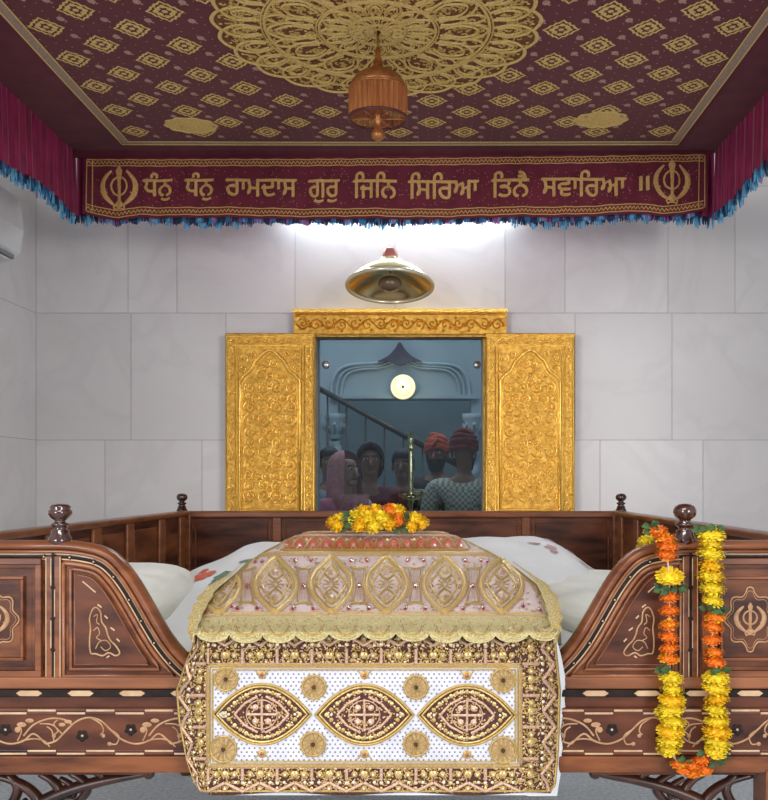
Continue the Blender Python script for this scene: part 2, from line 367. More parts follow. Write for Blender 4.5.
for n, (u, lab) in enumerate(((337, 'left'), (473, 'right'))):
    x = PH(u, 0).x; t = thing('column', (x, Yh-.12, -.1), 'pale fluted column with a leafy capital on the %s of the arch beyond the glass' % lab, 'column', 'columns beyond the glass')
    m = MB(); m.lathe([(0, 0), (.10, 0), (.10, .12), (.07, .16), (.045, .2)], (x, Yh-.12, -.1), plaster, 16); m.build('base', t)
    m = MB(); m.tube([(x+.012*math.cos(a*1.3), Yh-.12+.012*math.sin(a*1.3), .08+a*.03) for a in range(52)], .042, plaster, 10); m.build('shaft', t)
    m = MB(); m.lathe([(.04, 0), (.06, .03), (.045, .07), (.085, .16), (.09, .2), (0, .2)], (x, Yh-.12, 1.62), plaster, 16)
    for q in range(8):
        a = q*PI/4; m.tube([(x+.05*math.cos(a), Yh-.12+.05*math.sin(a), 1.66), (x+.09*math.cos(a), Yh-.12+.09*math.sin(a), 1.74), (x+.10*math.cos(a), Yh-.12+.10*math.sin(a), 1.70)], [.015, .014, .008], plaster, 6)
    m.build('capital', t)
# reflection of a ceiling light, built as a glowing disc on the arch header
c = P(403, 387, Yh-.08); t = thing('lamp_reflection', c+Vector((0, 0, .0)), 'round warm reflection of a ceiling light, built as a glowing disc behind the glass', 'lamp')
m = MB(); m.lathe([(0, -.012), (.055, -.010), (.082, 0), (.055, .012), (0, .014)], c, lamp_e, 28, M=Matrix.Rotation(PI/2, 4, 'X')); m.build('diffuser', t)
m = MB(); m.tube([(c.x+.09*math.cos(a/14*PI), c.y, c.z+.09*math.sin(a/14*PI)) for a in range(28)], .009, lamp_e, 8, closed=True); m.build('outer_ring', t)
m = MB(); m.sphere(c+Vector((0, -.016, 0)), .012, dark_rail, 10, 6); m.build('cap', t)
m = MB(); m.lathe([(0, 0), (.10, 0), (.10, .028), (0, .028)], c, white_pl, 28, M=Matrix.Rotation(-PI/2, 4, 'X')); m.build('backplate', t)
pl = bpy.data.lights.new('lamp_halo_light', 'POINT'); pl.energy = .9; pl.color = (1, .84, .55); pl.shadow_soft_size = .1  # added point light, spreads a warm halo on the header around the disc
po = bpy.data.objects.new('lamp_halo_light', pl); COL.objects.link(po); po.location = c+Vector((0, -.12, 0))
# handrail
Yr = 7.4; t = thing('stair_railing', P(375, 700, Yr), 'dark sloping stair handrail on slim balusters behind the people', 'railing')
m = MB(); A, B = P(318, 388, Yr), P(470, 472, Yr); m.tube([A, B], .022, dark_rail, 8); m.build('handrail', t)
for k in range(8):
    q = (k+.5)/8; p = A.lerp(B, q); m = MB(); m.tube([p, Vector((p.x, p.y, -.1))], .007, dark_rail, 6); m.build('baluster', t)
# window frame (gilded), glass pane, door leaves ------------------------------------------------
Yd = 4.80
def PD(u, v): return P(u, v, Yd)
UPF = (0, -1, 0)
def scroll(cx, cy, r, a0, turns, sgn=1, n=22):
    return [(cx+(r*(1-k/n)**.8)*math.cos(a0+sgn*turns*2*PI*k/n), cy+(r*(1-k/n)**.8)*math.sin(a0+sgn*turns*2*PI*k/n)) for k in range(n+1)]
def emboss_band(m, u0, u1, v0, v1, S, step, seed, w=1.3, h=.007, M=None):
    M = M or gold_hi; rnd = random.Random(seed); horiz = (u1-u0) > (v1-v0); L = (u1-u0) if horiz else (v1-v0); T = (v1-v0) if horiz else (u1-u0)
    n = max(1, round(L/step)); 
    wave = []
    for k in range(n*8+1):
        a = k/8; t = T*.28*math.sin(a*PI)
        wave.append((u0+L*k/(n*8), (v0+v1)/2+t) if horiz else ((u0+u1)/2+t, v0+L*k/(n*8)))
    m.rib(wave, w, h, M, S, UPF)
    for k in range(n):
        s = -1 if k % 2 else 1; cc = (k+.5)/n*L
        c = (u0+cc, (v0+v1)/2-s*T*.05) if horiz else ((u0+u1)/2-s*T*.05, v0+cc)
        m.rib(scroll(c[0], c[1], T*.30, rnd.random()*6, 1.2, s, 14), w*.9, h, M, S, UPF)
        for q in range(3):
            a = rnd.random()*6.28; m.disc((c[0]+T*.36*math.cos(a), c[1]+T*.36*math.sin(a)), w*.9, M, S, UPF, h=h, n=6)
fr = thing('gilded_door_frame', ((ox0+ox1)/2, Yw-.03, 0), 'embossed golden door frame with a wide lintel around the glass pane', 'door frame')
m = MB(); a, b_ = PD(293, 310), PD(507, 336); m.box(a.x, b_.x, Yd+.02, Yw, b_.z, a.z, gold_rep)
m.box(a.x-.004, b_.x+.004, Yd-.005, Yw, a.z-.012, a.z+.006, gold_hi)
S = lambda u, v: P(u, v, Yd)+Vector((0, .019, 0))
emboss_band(m, 296, 504, 315, 332, S, 13, 5, 1.7, .010)
for v in (313.5, 334): m.rib([(295, v), (400, v), (505, v)], 2, .006, gold_hi, S, UPF)
m.build('lintel', fr, bevel=.003)
for sgn in (0, 1):
    m = MB(); x0, x1 = (PD(293, 0).x, ox0+.002) if sgn == 0 else (ox1-.002, PD(507, 0).x); m.box(x0, x1, Yw-.03, Yw, 0, PD(0, 336).z, gold_rep); m.build('jamb', fr, bevel=.003)
m = MB()
gp = thing('glass_pane', ((ox0+ox1)/2, Yw+.06, .0), 'clear glass pane filling the golden doorway, people seen through it', 'glass')
m.box(ox0+.003, ox1-.003, Yw+.055, Yw+.063, .01, oz1-.004, gl); m.build('pane', gp)
for u in (326, 477):
    c = P(u, 365, Yw+.05); m = MB(); m.lathe([(0, -.022), (.016, -.022), (.02, -.017), (.02, .004), (0, .004)], c, steel, 18, M=Matrix.Rotation(-PI/2, 4, 'X')); m.build('standoff_cap', gp)
    for z in (.35,):
        m = MB(); m.lathe([(0, -.022), (.016, -.022), (.02, -.017), (.02, .004), (0, .004)], (c.x, c.y, z), steel, 18, M=Matrix.Rotation(-PI/2, 4, 'X')); m.build('standoff_cap', gp)
def leaf_door(u0, u1, lab):
    a, b = P(u0, 333, Yd), P(u1, 333, Yd); zb = .10
    t = thing('gilded_door_leaf', ((a.x+b.x)/2, Yd+.03, 0), lab, 'door', 'embossed golden door leaves')
    m = MB(); m.box(a.x, b.x, Yd, Yd+.019, zb, a.z, gold_rep); slab = m.build('leaf_panel', t, bevel=.004)
    S = lambda u, v: P(u, v, Yd); vb = 480+(H-zb)*F/Yd; W = u1-u0; cx = (u0+u1)/2
    m = MB()
    # border bands, mouldings
    for d, w, h in ((1.5, 2.2, .008), (10.5, 1.8, .008), (13.5, 1.4, .006)):
        m.rib([(u0+d, 335+d), (u1-d, 335+d), (u1-d, vb-d), (u0+d, vb-d)], w, h, gold_hi, S, UPF, closed=True)
    emboss_band(m, u0+2.5, u0+10, 346, vb-12, S, 8.5, 1, 1.2, .007); emboss_band(m, u1-10, u1-2.5, 346, vb-12, S, 8.5, 2, 1.2, .007)
    emboss_band(m, u0+4, u1-4, 337.5, 345, S, 8.5, 3, 1.2, .007)
    m.build('border_moulding', t)
    m = MB()
    for v0, hh in ((350, 165), (518, 165)):
        top = v0; hw = W/2-15; archp = [(cx-hw, v0+hh-4), (cx-hw, v0+60), (cx-hw, v0+31), (cx-hw+4, v0+26), (cx-hw+11, v0+20), (cx-hw+15, v0+12), (cx-hw+20, v0+7), (cx-7, v0+4), (cx, v0)]
        full = archp+[(2*cx-x, y) for x, y in archp[::-1][1:]]
        full = full[:2]+cr(full[2:-2], 4)+full[-2:]
        m.rib(full, 3.6, .022, gold_hi, S, UPF, closed=True)
        m.rib([(cx+(x-cx)*.93, v0+5+(y-v0)*.955) for x, y in full], 1.3, .007, gold_hi, S, UPF, closed=True)
        rnd = random.Random(7+int(v0))
        # spandrel scrolls
        for s in (-1, 1):
            for q, (dx, dy, r) in enumerate(((hw-4, 8, 5), (hw-13, 4, 3.5), (hw-3, 19, 4))):
                m.rib(scroll(cx+s*dx, v0+dy, r, 1+q, 1.4, s, 14), 1.9, .014, gold_hi, S, UPF)
        # mirrored foliage: rows of paired spirals around vases and rosettes
        yy = v0+14; row = 0
        while yy < v0+hh-10:
            wrow = hw-4 if yy > v0+34 else (hw-4)*max(.25, (yy-v0-4)/34)
            r = 6.3+1.2*math.sin(row*1.7)
            n = max(1, int(wrow/(2*r*.8)))
            for q in range(n):
                dx = (q+.55)*wrow/n
                for s in (-1, 1):
                    m.rib(scroll(cx+s*dx, yy, min(r, wrow/n*.62), (PI/2 if row % 2 else -PI/2), 1.5, s*(1 if (row+q) % 2 else -1), 16), 2.0, .017, gold_hi, S, UPF)
                    m.disc((cx+s*dx, yy), 1.6, gold_hi, S, UPF, h=.011, n=7)
                    for a_ in range(3):
                        aa = rnd.random()*6.28; m.disc((cx+s*(dx+r*.9*math.cos(aa)), yy+r*.9*math.sin(aa)), 1.8, gold_hi, S, UPF, h=.010, n=6, ry=1.1)
            m.disc((cx, yy), 2.6 if row % 2 else 1.8, gold_hi, S, UPF, h=.013, n=10)
            if row % 3 == 1:
                pts = [(cx-wrow*.85, yy+r*.9), (cx-wrow*.5, yy+r*1.2), (cx-wrow*.18, yy+r*.75), (cx, yy+r*1.35), (cx+wrow*.18, yy+r*.75), (cx+wrow*.5, yy+r*1.2), (cx+wrow*.85, yy+r*.9)]
                m.rib(cr(pts, 4), 1.8, .010, gold_hi, S, UPF)
            yy += r*1.75; row += 1
    m.build('embossed_relief', t)
    return t
leaf_door(225, 315, 'embossed golden door leaf folded open left of the glass pane')
leaf_door(485, 575, 'embossed golden door leaf folded open right of the glass pane')
# golden umbrella lamp over the doorway --------------------------------------------------------
Yc = 4.55; c = P(390, 279, Yc); k = Yc/F; t = thing('umbrella_shade_lamp', P(390, 296, Yc+.1), 'shiny brass umbrella-shaped dish with a pink knob on the wall above the doorway', 'lamp')
MT = Matrix.Rotation(math.radians(-11), 4, 'X')
m = MB(); m.lathe([(0, 22*k), (7*k, 21*k), (14*k, 17*k), (26*k, 10*k), (36*k, 3*k), (42*k, -4*k), (43.5*k, -7*k), (42*k, -8*k), (40*k, -5*k), (33*k, 1.5*k), (24*k, 8*k), (12*k, 14*k), (0, 17*k)], c, brass, 48, M=MT); m.build('shade', t)
m = MB(); m.tube([c+MT @ Vector((43*k*math.cos(a*PI/24), 43*k*math.sin(a*PI/24), -7.5*k)) for a in range(48)], 2.1*k, brass_w, 8, closed=True); m.build('rim', t)
pink = mat('pink_glass', (.50, .17, .13), .3, col2=(.62, .26, .2), scale=30)
m = MB(); m.lathe([(8*k, 17*k), (8.2*k, 25*k), (7*k, 30*k), (4*k, 33*k), (0, 34*k)], c, pink, 20, M=MT); m.build('knob', t)
m = MB(); m.lathe([(11*k, 16*k), (11.5*k, 19*k), (9*k, 21*k), (8*k, 21*k)], c, brass_w, 24, M=MT); m.build('collar', t)
m = MB(); m.sphere(c+MT @ Vector((0, 0, -5*k)), (12*k, 12*k, 8*k), mat('dark_bulb', (.10, .06, .035), .15, col2=(.16, .1, .06), scale=20, coat=.8), 20, 10); m.build('bulb', t)
m = MB(); m.tube([c+Vector((0, .02, 10*k)), c+Vector((0, .15, 12*k)), Vector((c.x, Yw, c.z+12*k))], .012, brass, 8); m.lathe([(0, 0), (.04, 0), (.035, .015), (0, .02)], (c.x, Yw, c.z+12*k), brass, 20, M=Matrix.Rotation(PI/2, 4, 'X')); m.build('wall_arm', t)
# tube light behind the banner
p = P(400, 200, 4.84); t = thing('tube_light', (p.x, Yw-.03, p.z), 'white fluorescent tube light fixed on the wall behind the banner', 'light')
m = MB(); m.box(p.x-.60, p.x+.60, Yw-.045, Yw, p.z-.02, p.z+.03, white_pl); m.build('batten', t, bevel=.004)
m = MB(); m.tube([(p.x-.56, Yw-.065, p.z), (p.x+.56, Yw-.065, p.z)], .014, tube_e, 12); m.build('tube', t)
for s in (-1, 1):
    m = MB(); m.box(p.x+s*.575-.012, p.x+s*.575+.012, Yw-.085, Yw-.04, p.z-.018, p.z+.018, white_pl); m.build('holder', t, bevel=.003)
# air conditioner and wall fan on the left wall
xx = WL; t = thing('air_conditioner', (xx, 3.85, 2.27), 'white split air conditioner on the left wall near the canopy corner', 'air conditioner')
m = MB(); pr = [(0, 2.28), (.14, 2.28), (.19, 2.32), (.205, 2.42), (.19, 2.56), (.16, 2.58), (0, 2.58)]
n = len(pr); m.add([(xx+d, 3.38, z) for d, z in pr]+[(xx+d, 4.28, z) for d, z in pr], [list(range(n)), list(range(n, 2*n))[::-1]]+[[i, i+n, (i+1) % n+n, (i+1) % n] for i in range(n)], white_pl, False); m.build('casing', t, bevel=.008, fixn=True)
m = MB(); m.box(xx+.10, xx+.185, 3.44, 4.22, 2.281, 2.300, grey_pl); m.build('air_outlet', t)
m = MB(); m.box(xx+.06, xx+.18, 3.46, 4.20, 2.270, 2.276, white_pl); m.build('louvre', t)
cf = Vector((WL+.16, 3.88, 2.02)); t = thing('wall_fan', (WL, 3.88, 2.02), 'grey wall fan low at the left edge under the air conditioner', 'fan')
m = MB(); m.tube([(WL, 3.88, 1.98), (WL+.07, 3.88, 1.98), cf], .02, grey_pl, 8); m.lathe([(0, 0), (.06, 0), (.05, .02), (0, .02)], (WL, 3.88, 1.98), grey_pl, 16, M=Matrix.Rotation(PI/2, 4, 'Y')); m.build('bracket', t)
m = MB()
for r in (.04, .08, .12, .15):
    m.tube([(cf.x+.02+.03*(1-r/.15), cf.y+r*math.cos(a*PI/14), cf.z+r*math.sin(a*PI/14)) for a in range(28)], .003, steel, 6, closed=True)
for q in range(16):
    a = q*PI/8; m.tube([(cf.x+.05, cf.y+.03*math.cos(a), cf.z+.03*math.sin(a)), (cf.x+.02, cf.y+.15*math.cos(a), cf.z+.15*math.sin(a)), (cf.x-.03, cf.y+.05*math.cos(a), cf.z+.05*math.sin(a))], .002, steel, 5)
m.build('cage', t)
m = MB(); m.sphere(cf, (.05, .035, .035), grey_pl, 12, 8); m.build('hub', t)
for q in range(3):
    a0 = q*2*PI/3; m = MB()
    m.grid(lambda i, j: (cf.x+.015*(i-.5)*1.2, cf.y+(.03+.1*j)*math.cos(a0+(i-.5)*1.1), cf.z+(.03+.1*j)*math.sin(a0+(i-.5)*1.1)), 6, 4, grey_pl); m.build('blade', t)
# ------------------------------------------------------------------ canopy
Yr_ = 4.30; ZC = P(0, 151, Yr_).z; CC = Vector((-.035, 3.12)); HWo = 1.455; xcl, xcr = P(74, 0, Yr_).x, P(716, 0, Yr_).x
Yfr = 1.85
can = thing('canopy', ((xcl+xcr)/2, 3.1, ZC), 'maroon cloth canopy embroidered in gold with a lettered banner hanging over the bed', 'canopy')
UPC = Vector((0, 0, -1))
def sag(x, y):
    fx = (x-xcl)/(xcr-xcl); fy = (y-Yfr)/(Yr_-Yfr); return -.02*math.sin(PI*max(0, min(1, fx)))*math.sin(PI*max(0, min(1, fy)))
def SC(x, y): return Vector((x, y, ZC+sag(x, y)))
bx0, bx1 = P(126, 0, 4.19).x, P(674, 0, 4.19).x; by1 = (ZC-H)*F/(480-141.5); by0 = 2*3.12-by1
m = MB(); m.grid(lambda i, j: SC(xcl+(xcr-xcl)*i, Yfr+(Yr_-Yfr)*j), 60, 50, can_edge); m.build('border_cloth', can)
m = MB(); m.grid(lambda i, j: SC(bx0+(bx1-bx0)*i, by0+(by1-by0)*j)+UPC*.002, 60, 50, can_m)
bw = .038
for off, ww, mt_ in ((0, bw, can_brd), (bw*.5, .006, can_gold), (-bw*.5, .006, can_gold)):
    x0, x1, y0, y1 = bx0-off, bx1+off, by0-off, by1+off
    pts = [(x0+(x1-x0)*q/20, y0) for q in range(20)]+[(x1, y0+(y1-y0)*q/20) for q in range(20)]+[(x1-(x1-x0)*q/20, y1) for q in range(20)]+[(x0, y1-(y1-y0)*q/20) for q in range(20)]
    m.rib(pts, ww, .001 if off == 0 else .003, mt_, SC, UPC, closed=True, base=.004 if off == 0 else .0055)
RM = .508; MC = (P(378, 0, 3.12).x, 3.10)
def diamond(x, y, a, b):
    for q, w_ in ((1, .009), (.62, .008)):
        pts = []
        for (dx, dy) in ((0, 1), (.22, .72), (.34, .74), (.48, .46), (.62, .46), (.74, .20), (1, 0), (.74, -.20), (.62, -.46), (.48, -.46), (.34, -.74), (.22, -.72), (0, -1), (-.22, -.72), (-.34, -.74), (-.48, -.46), (-.62, -.46), (-.74, -.20), (-1, 0), (-.74, .20), (-.62, .46), (-.48, .46), (-.34, .74), (-.22, .72)): pts.append((x+dx*a*q, y+dy*b*q))
        m.rib(pts, w_, .002, can_gold, SC, UPC, closed=True, base=.004)
    for dx, dy in ((0, 0), (.33, .25), (-.33, .25), (.33, -.25), (-.33, -.25), (0, .5), (0, -.5), (.5, 0), (-.5, 0)): m.disc((x+dx*a, y+dy*b), .0105, can_gold, SC, UPC, h=.002, n=6, base=.004)
dxg, dyg = .140, .235
ci = 0; cx0 = (bx0+bx1)/2
for i in range(-9, 10):
    for j in range(-9, 10):
        x = cx0+i*dxg; y = 3.10+j*dyg+(dyg/2 if i % 2 else 0)
        ins = bx0+.05 < x < bx1-.05 and by0+.05 < y < by1-.05
        nm = math.hypot(x-MC[0], y-MC[1]) > RM+.05
        if ins and nm and not (math.hypot(abs(x-cx0)-.96, abs(y-3.10)-.83) < .12): diamond(x, y, .058, .064)
        # small pale paisley sprigs half way, with tiny dots
        for ex, ey in ((dxg/2, dyg/4), (dxg/2, -dyg/4)):
            X, Y = x+ex, y+ey
            if bx0+.03 < X < bx1-.03 and by0+.03 < Y < by1-.03 and math.hypot(X-MC[0], Y-MC[1]) > RM+.02:
                m.disc((X, Y), .013, can_dot, SC, UPC, h=.002, n=8, ry=.016, base=.004); m.disc((X+.012, Y+.014), .005, can_dot, SC, UPC, h=.002, n=5, base=.004)
nd = 46
for i in range(int((bx1-bx0)/.045)):
    for j in range(int((by1-by0)/.05)):
        x = bx0+.03+i*.045; y = by0+.03+j*.05+(.025 if i % 2 else 0)
        if y < by1-.02 and math.hypot(x-MC[0], y-MC[1]) > RM+.01: m.disc((x, y), .0035, can_dot, SC, UPC, h=.001, n=4, base=.004)
m.build('embroidered_field', can)
# medallion
m = MB()
def pol(r, a): return (MC[0]+r*math.cos(a), MC[1]+r*math.sin(a))
scal = [pol(RM*(1+.045*abs(math.sin(12*2*PI*k/288))), 2*PI*k/288) for k in range(288)]
m.fill(scal, can_dk, SC, UPC, base=.0035, c=MC)
def M_(pts, w_, h=.006, closed=False, mt_=None): m.rib(pts, w_*1.12, h, mt_ or can_gold, SC, UPC, closed=closed, base=.0045)
M_(scal, .012, closed=True)
for r, w_ in ((.045, .006), (.09, .008), (.097, .004), (.19, .008), (.20, .004), (.365, .009), (.377, .005), (.455, .004)):
    M_([pol(r, 2*PI*k/96) for k in range(96)], w_, closed=True)
def ring_petals(n, r0, r1, wid, w_, a_off=0):
    for q in range(n):
        a = 2*PI*(q+a_off)/n
        pts = [pol(r0, a-wid*.6/r1), pol((r0+r1)/2, a-wid/r1), pol(r1-(r1-r0)*.15, a-wid*.55/r1), pol(r1, a), pol(r1-(r1-r0)*.15, a+wid*.55/r1), pol((r0+r1)/2, a+wid/r1), pol(r0, a+wid*.6/r1)]
        M_(cr(pts, 3), w_)
ring_petals(12, .012, .043, .009, .003); ring_petals(16, .05, .088, .012, .004); ring_petals(16, .10, .185, .030, .005); ring_petals(16, .11, .165, .018, .004)
ring_petals(12, .205, .36, .075, .008); ring_petals(12, .22, .33, .048, .005); ring_petals(24, .38, .50, .048, .008); ring_petals(24, .39, .47, .028, .005)
ring_petals(12, .21, .30, .022, .005, .5); ring_petals(12, .28, .36, .03, .005, .5)
rnd = random.Random(4)
for q in range(1900):
    r = RM*math.sqrt(rnd.random())*.985; a = rnd.random()*2*PI; c_ = pol(r, a)
    b0 = rnd.random()*6.28; m.rib([(c_[0]+.012*math.cos(b0+t_*.9)*(1-t_*.12), c_[1]+.012*math.sin(b0+t_*.9)*(1-t_*.12)) for t_ in range(4)], .008, .003, can_gold2, SC, UPC, base=.0042)
for rr, n in ((.15, 32), (.235, 36), (.42, 72), (.345, 60), (.505, 72)):
    for q in range(n): m.disc(pol(rr, 2*PI*q/n), .006, can_gold, SC, UPC, h=.003, n=6, base=.005)
m.build('central_medallion', can)
# solid gold corner ovals
for (u, v, flip) in ((191, 123, 1), (601, 117, -1)):
    Y = (ZC-H)*F/(480-v); x = P(u, 0, Y).x; m = MB()
    ov = [(x+(.105+.005*math.cos(10*a))*math.cos(a), Y+(.085+.005*math.cos(10*a))*math.sin(a)) for a in [2*PI*k/48 for k in range(48)]]
    m.fill(ov, can_gold, SC, UPC, base=.0045); m.rib(ov, .010, .004, can_gold, SC, UPC, closed=True, base=.005)
    for q in range(40):
        a = rnd.random()*6.28; r_ = math.sqrt(rnd.random()); m.disc((x+.085*r_*math.cos(a), Y+.06*r_*math.sin(a)), .009, can_gold, SC, UPC, h=.004, n=5, base=.005)
    m.build('corner_motif', can)
# side valances (gathered cloth) with fringe
VH = .285
def valance(name, x, y0, y1, axis='y', seed=0):
    m = MB(); rnd = random.Random(seed); L = abs(y1-y0); nu = int(L/.006); ph = [rnd.random()*6 for _ in range(4)]
    def fold(s): return .013*math.sin(s*2*PI/.050+1.2*math.sin(s*9+ph[0]))+.006*math.sin(s*2*PI/.021+ph[1]+2*math.sin(s*7))
    def fn(i, j):
        s = y0+(y1-y0)*i; d = fold(s)*(.35+.65*j); zz = ZC-VH*j-(.014*math.sin(s*8+ph[2]) if j > .5 else 0)*j
        zz += .02*(1-j); return (x+d, s, zz) if axis == 'y' else (s, x+d, zz)
    m.grid(fn, nu, 8, val_m); o = m.build(name, can)
    m = MB(); nf = int(L/.0045)
    for q in range(nf):
        i = (q+.5)/nf; p = Vector(fn(i, 1)); lump = math.sin(i*L*2*PI/.075+ph[3]); le = .030+.016*max(0, lump)+rnd.random()*.008
        c_ = fr_cyan if lump > .45 else (fr_blue if lump > -.45 else fr_dark); c_ = fr_pink if rnd.random() < .03 else c_  # cyan lobes: light catching the fringe, put into the strand colour
        dx, dy = (rnd.uniform(-.006, .006), rnd.uniform(-.004, .004)); m.tube([p+Vector((0, 0, .004)), p+Vector((dx, dy, -le*.5)), p+Vector((dx*1.5, dy*1.5, -le))], [.0032, .004, .0022], c_, 4)
    f = m.build('fringe', o); f['kind'] = 'stuff'
valance('gathered_valance', xcl, Yfr, Yr_, 'y', 1); valance('gathered_valance', xcr, Yfr, Yr_, 'y', 2); valance('gathered_valance', Yr_+.03, xcl, xcr, 'x', 3); valance('gathered_valance', Yfr, xcl, xcr, 'x', 5)
# banner: design px at plane Yr_
Ybn = Yr_-.03
def yb(u): # top and bottom edges of the banner
    top = 157-5*(u-85)/623+1.5*math.sin((u-85)/623*PI); bot = lerp_tab([(84, 214), (100, 218), (120, 221), (140, 217), (260, 218.5), (400, 219.5), (560, 217), (640, 214), (665, 217.5), (685, 214), (706, 210)], u)
    return top, bot
def SB(u, v):
    t = (v-150)/70; return P(u, v, Ybn)+Vector((0, .010*math.sin(u*.045+.6)*t+.006*math.sin(u*.13)*t-.004*math.sin(u*.3+t*2), 0))
bn = MB(); bn.grid(lambda i, j: P(73+645*i, 149+(yb(84+624*i)[0]+1-149)*j, Yr_-.012), 60, 2, can_edge); bn.grid(lambda i, j: SB(84+624*i, yb(84+624*i)[0]*(1-j)+yb(84+624*i)[1]*j), 160, 10, ban_m)
for (d0, d1) in ((3, 9), (-3, -10)):
    pts = []
    for q in range(121):
        u = 88+616*q/120; t_, b_ = yb(u); pts.append((u, (t_ if d0 > 0 else b_)+(d0+d1)/2))
    bn.rib(pts, 6, .0008, ban_b, SB, UPF, base=.002)
    for dd in (d0, d1):
        pp = [(u, v+(dd-(d0+d1)/2)) for u, v in pts]; bn.rib(pp, 1.0, .002, letter_m, SB, UPF, base=.003)
    for q in range(0, 308):
        u = 88.5+2*q; t_, b_ = yb(u); vv = (t_ if d0 > 0 else b_)+(d0+d1)/2; s = 1.6 if q % 2 else -1.6
        bn.rib([(u-1.2, vv-s), (u+1.2, vv+s)], .8, .0015, letter_m, SB, UPF, base=.003)
for u in (87.5, 93, 699, 705): bn.rib([(u, yb(u)[0]+3), (u, (yb(u)[0]+yb(u)[1])/2), (u, yb(u)[1]-3)], 1.0, .002, letter_m, SB, UPF, base=.003)
rnd = random.Random(8)
for q in range(700):
    u = rnd.uniform(96, 697); v = rnd.uniform(169, 206); bn.disc((u, v), .45, can_dot, SB, UPF, h=.001, n=4, base=.002)
ban = bn.build('lettered_banner', can)
# Gurmukhi lettering
rn = {}
def word(chars, u0, u1, vt, vb):
    cu = bpy.data.curves.new('lettering', 'FONT'); cu.body = chars; cu.size = 1; cu.resolution_u = 2;  cu.extrude = 0
    o = bpy.data.objects.new('lettering_tmp', cu); COL.objects.link(o); bpy.context.view_layer.update()
    dg = bpy.context.evaluated_depsgraph_get(); me = bpy.data.meshes.new_from_object(o.evaluated_get(dg))
    xs = [v.co.x for v in me.vertices]; x0, x1 = min(xs), max(xs)
    for v in me.vertices:
        u = u0+(v.co.x-x0)/(x1-x0)*(u1-u0); vv = vb-(v.co.y/.622)*(vb-vt)
        p = SB(u, vv)+Vector((0, -.006, 0)); v.co = p-ORG[can.name]
    bpy.data.objects.remove(o); me.materials.clear(); me.materials.append(letter_m)
    q = bpy.data.objects.new('lettering', me); COL.objects.link(q); q.parent = ban; ORG[q.name] = ORG[can.name]
    md = q.modifiers.new('thickness', 'SOLIDIFY'); md.thickness = .003; md.offset = 0
    md = q.modifiers.new('stroke', 'ARRAY'); md.count = 3; md.use_relative_offset = False; md.use_constant_offset = True; md.constant_offset_displace = (.0022, -.0002, .0014)
I, A, U = '\u0a3f', '\u0a3e', '\u0a41'
word('ਧੰਨੁ', 143, 172, 180, 196); word('ਧੰਨੁ', 185, 213.5, 180, 196.3); word('ਰ'+A+'ਮਦ'+A+'ਸ', 226, 296, 180, 197)
word('ਗ'+U+'ਰ'+U, 308, 339, 180.5, 198); word(I+'ਜ'+I+'ਨ', 353, 396, 181, 199); word(I+'ਸ'+I+'ਰਅ'+A, 408, 478, 181, 199)
word(I+'ਤਨ\u0a48', 491, 528, 180, 198); word('ਸਵ'+A+I+'ਰਅ'+A, 541, 625, 178.5, 196.5); word('॥', 639, 648, 177, 191)
def khanda(m, cx, cy, s, S, up, mt_, h=.003, base=.004, wk=1.0, xk=1.0):
    R = lambda pts, w_, cl=False: m.rib([(cx+x*s*xk, cy+y*s) for x, y in pts], w_*s*wk, h, mt_, S, up, closed=cl, base=base)
    R([(0, -1.0), (0, -.7), (0, -.2), (0, .4), (0, 1.0)], .20)
    m.fill([(cx+x*s, cy+y*s) for x, y in ((0, -1.12), (.17, -.85), (.10, -.55), (.08, 0), (-.08, 0), (-.10, -.55), (-.17, -.85))], mt_, S, up, base=base+h*.6)
    R([(.44*math.cos(a*PI/12), -.12+.44*math.sin(a*PI/12)) for a in range(24)], .12, True)
    for g in (-1, 1):
        pts = cr([(g*.42, -.85), (g*.80, -.45), (g*.90, -.05), (g*.76, .35), (g*.42, .68), (g*.12, .85), (-g*.25, 1.0)], 5)
        b = len(pts)
        for i in range(b-1):
            w_ = .10+.22*math.sin(PI*min(1, (i+1)/b*1.3)); R([pts[i], pts[i+1]], max(.1, w_))
        R([(g*.08, .62), (g*.32, .86), (g*.22, 1.05)], .12); R([(g*.62, .18), (g*.98, .22)], .07)
    m.disc((cx, cy+.75*s), .16*s, mt_, S, up, h=h*2, base=base)
for cx_, cy_ in ((119.5, 189), (671.5, 183)):
    m = MB(); khanda(m, cx_, cy_, 21, SB, UPF, letter_m, .003, .005, .78, .86); m.build('khanda_emblem', ban)
m = MB()
for q in range(1250):
    u = 100+(700-100)*q/1250+rnd.uniform(-.3, .3); b_ = yb(u)[1]; p = SB(u, b_-1)+Vector((0, .012, 0)); lump = math.sin(u*.42)+.6*math.sin(u*.13)
    c_ = fr_dark if lump < .1 else (fr_blue if lump < 1.0 else fr_cyan); c_ = fr_pink if (rnd.random() < .07 or (lump > 1.3 and rnd.random() < .5)) else c_
    le = (.016+.010*max(0, math.sin(u*.33+1))+rnd.random()*.006); m.tube([p, p+Vector((rnd.uniform(-.004, .004), rnd.uniform(-.004, .004), -le))], [.003, .002], c_, 4)
f = m.build('fringe', ban); f['kind'] = 'stuff'
# support rods of the canopy to the ceiling
for x in (xcl+.02, xcr-.02):
    for y in (Yfr+.03, Yr_-.02):
        m = MB(); m.tube([(x, y, ZC), (x, y, ZT)], .008, steel, 8); m.build('hanging_rod', can)
m = MB()
for a_, b_ in (((xcl, Yfr), (xcr, Yfr)), ((xcl, Yr_), (xcr, Yr_)), ((xcl, Yfr), (xcl, Yr_)), ((xcr, Yfr), (xcr, Yr_))): m.tube([(a_[0], a_[1], ZC+.012), (b_[0], b_[1], ZC+.012)], .010, steel, 8)
m.build('frame', can)
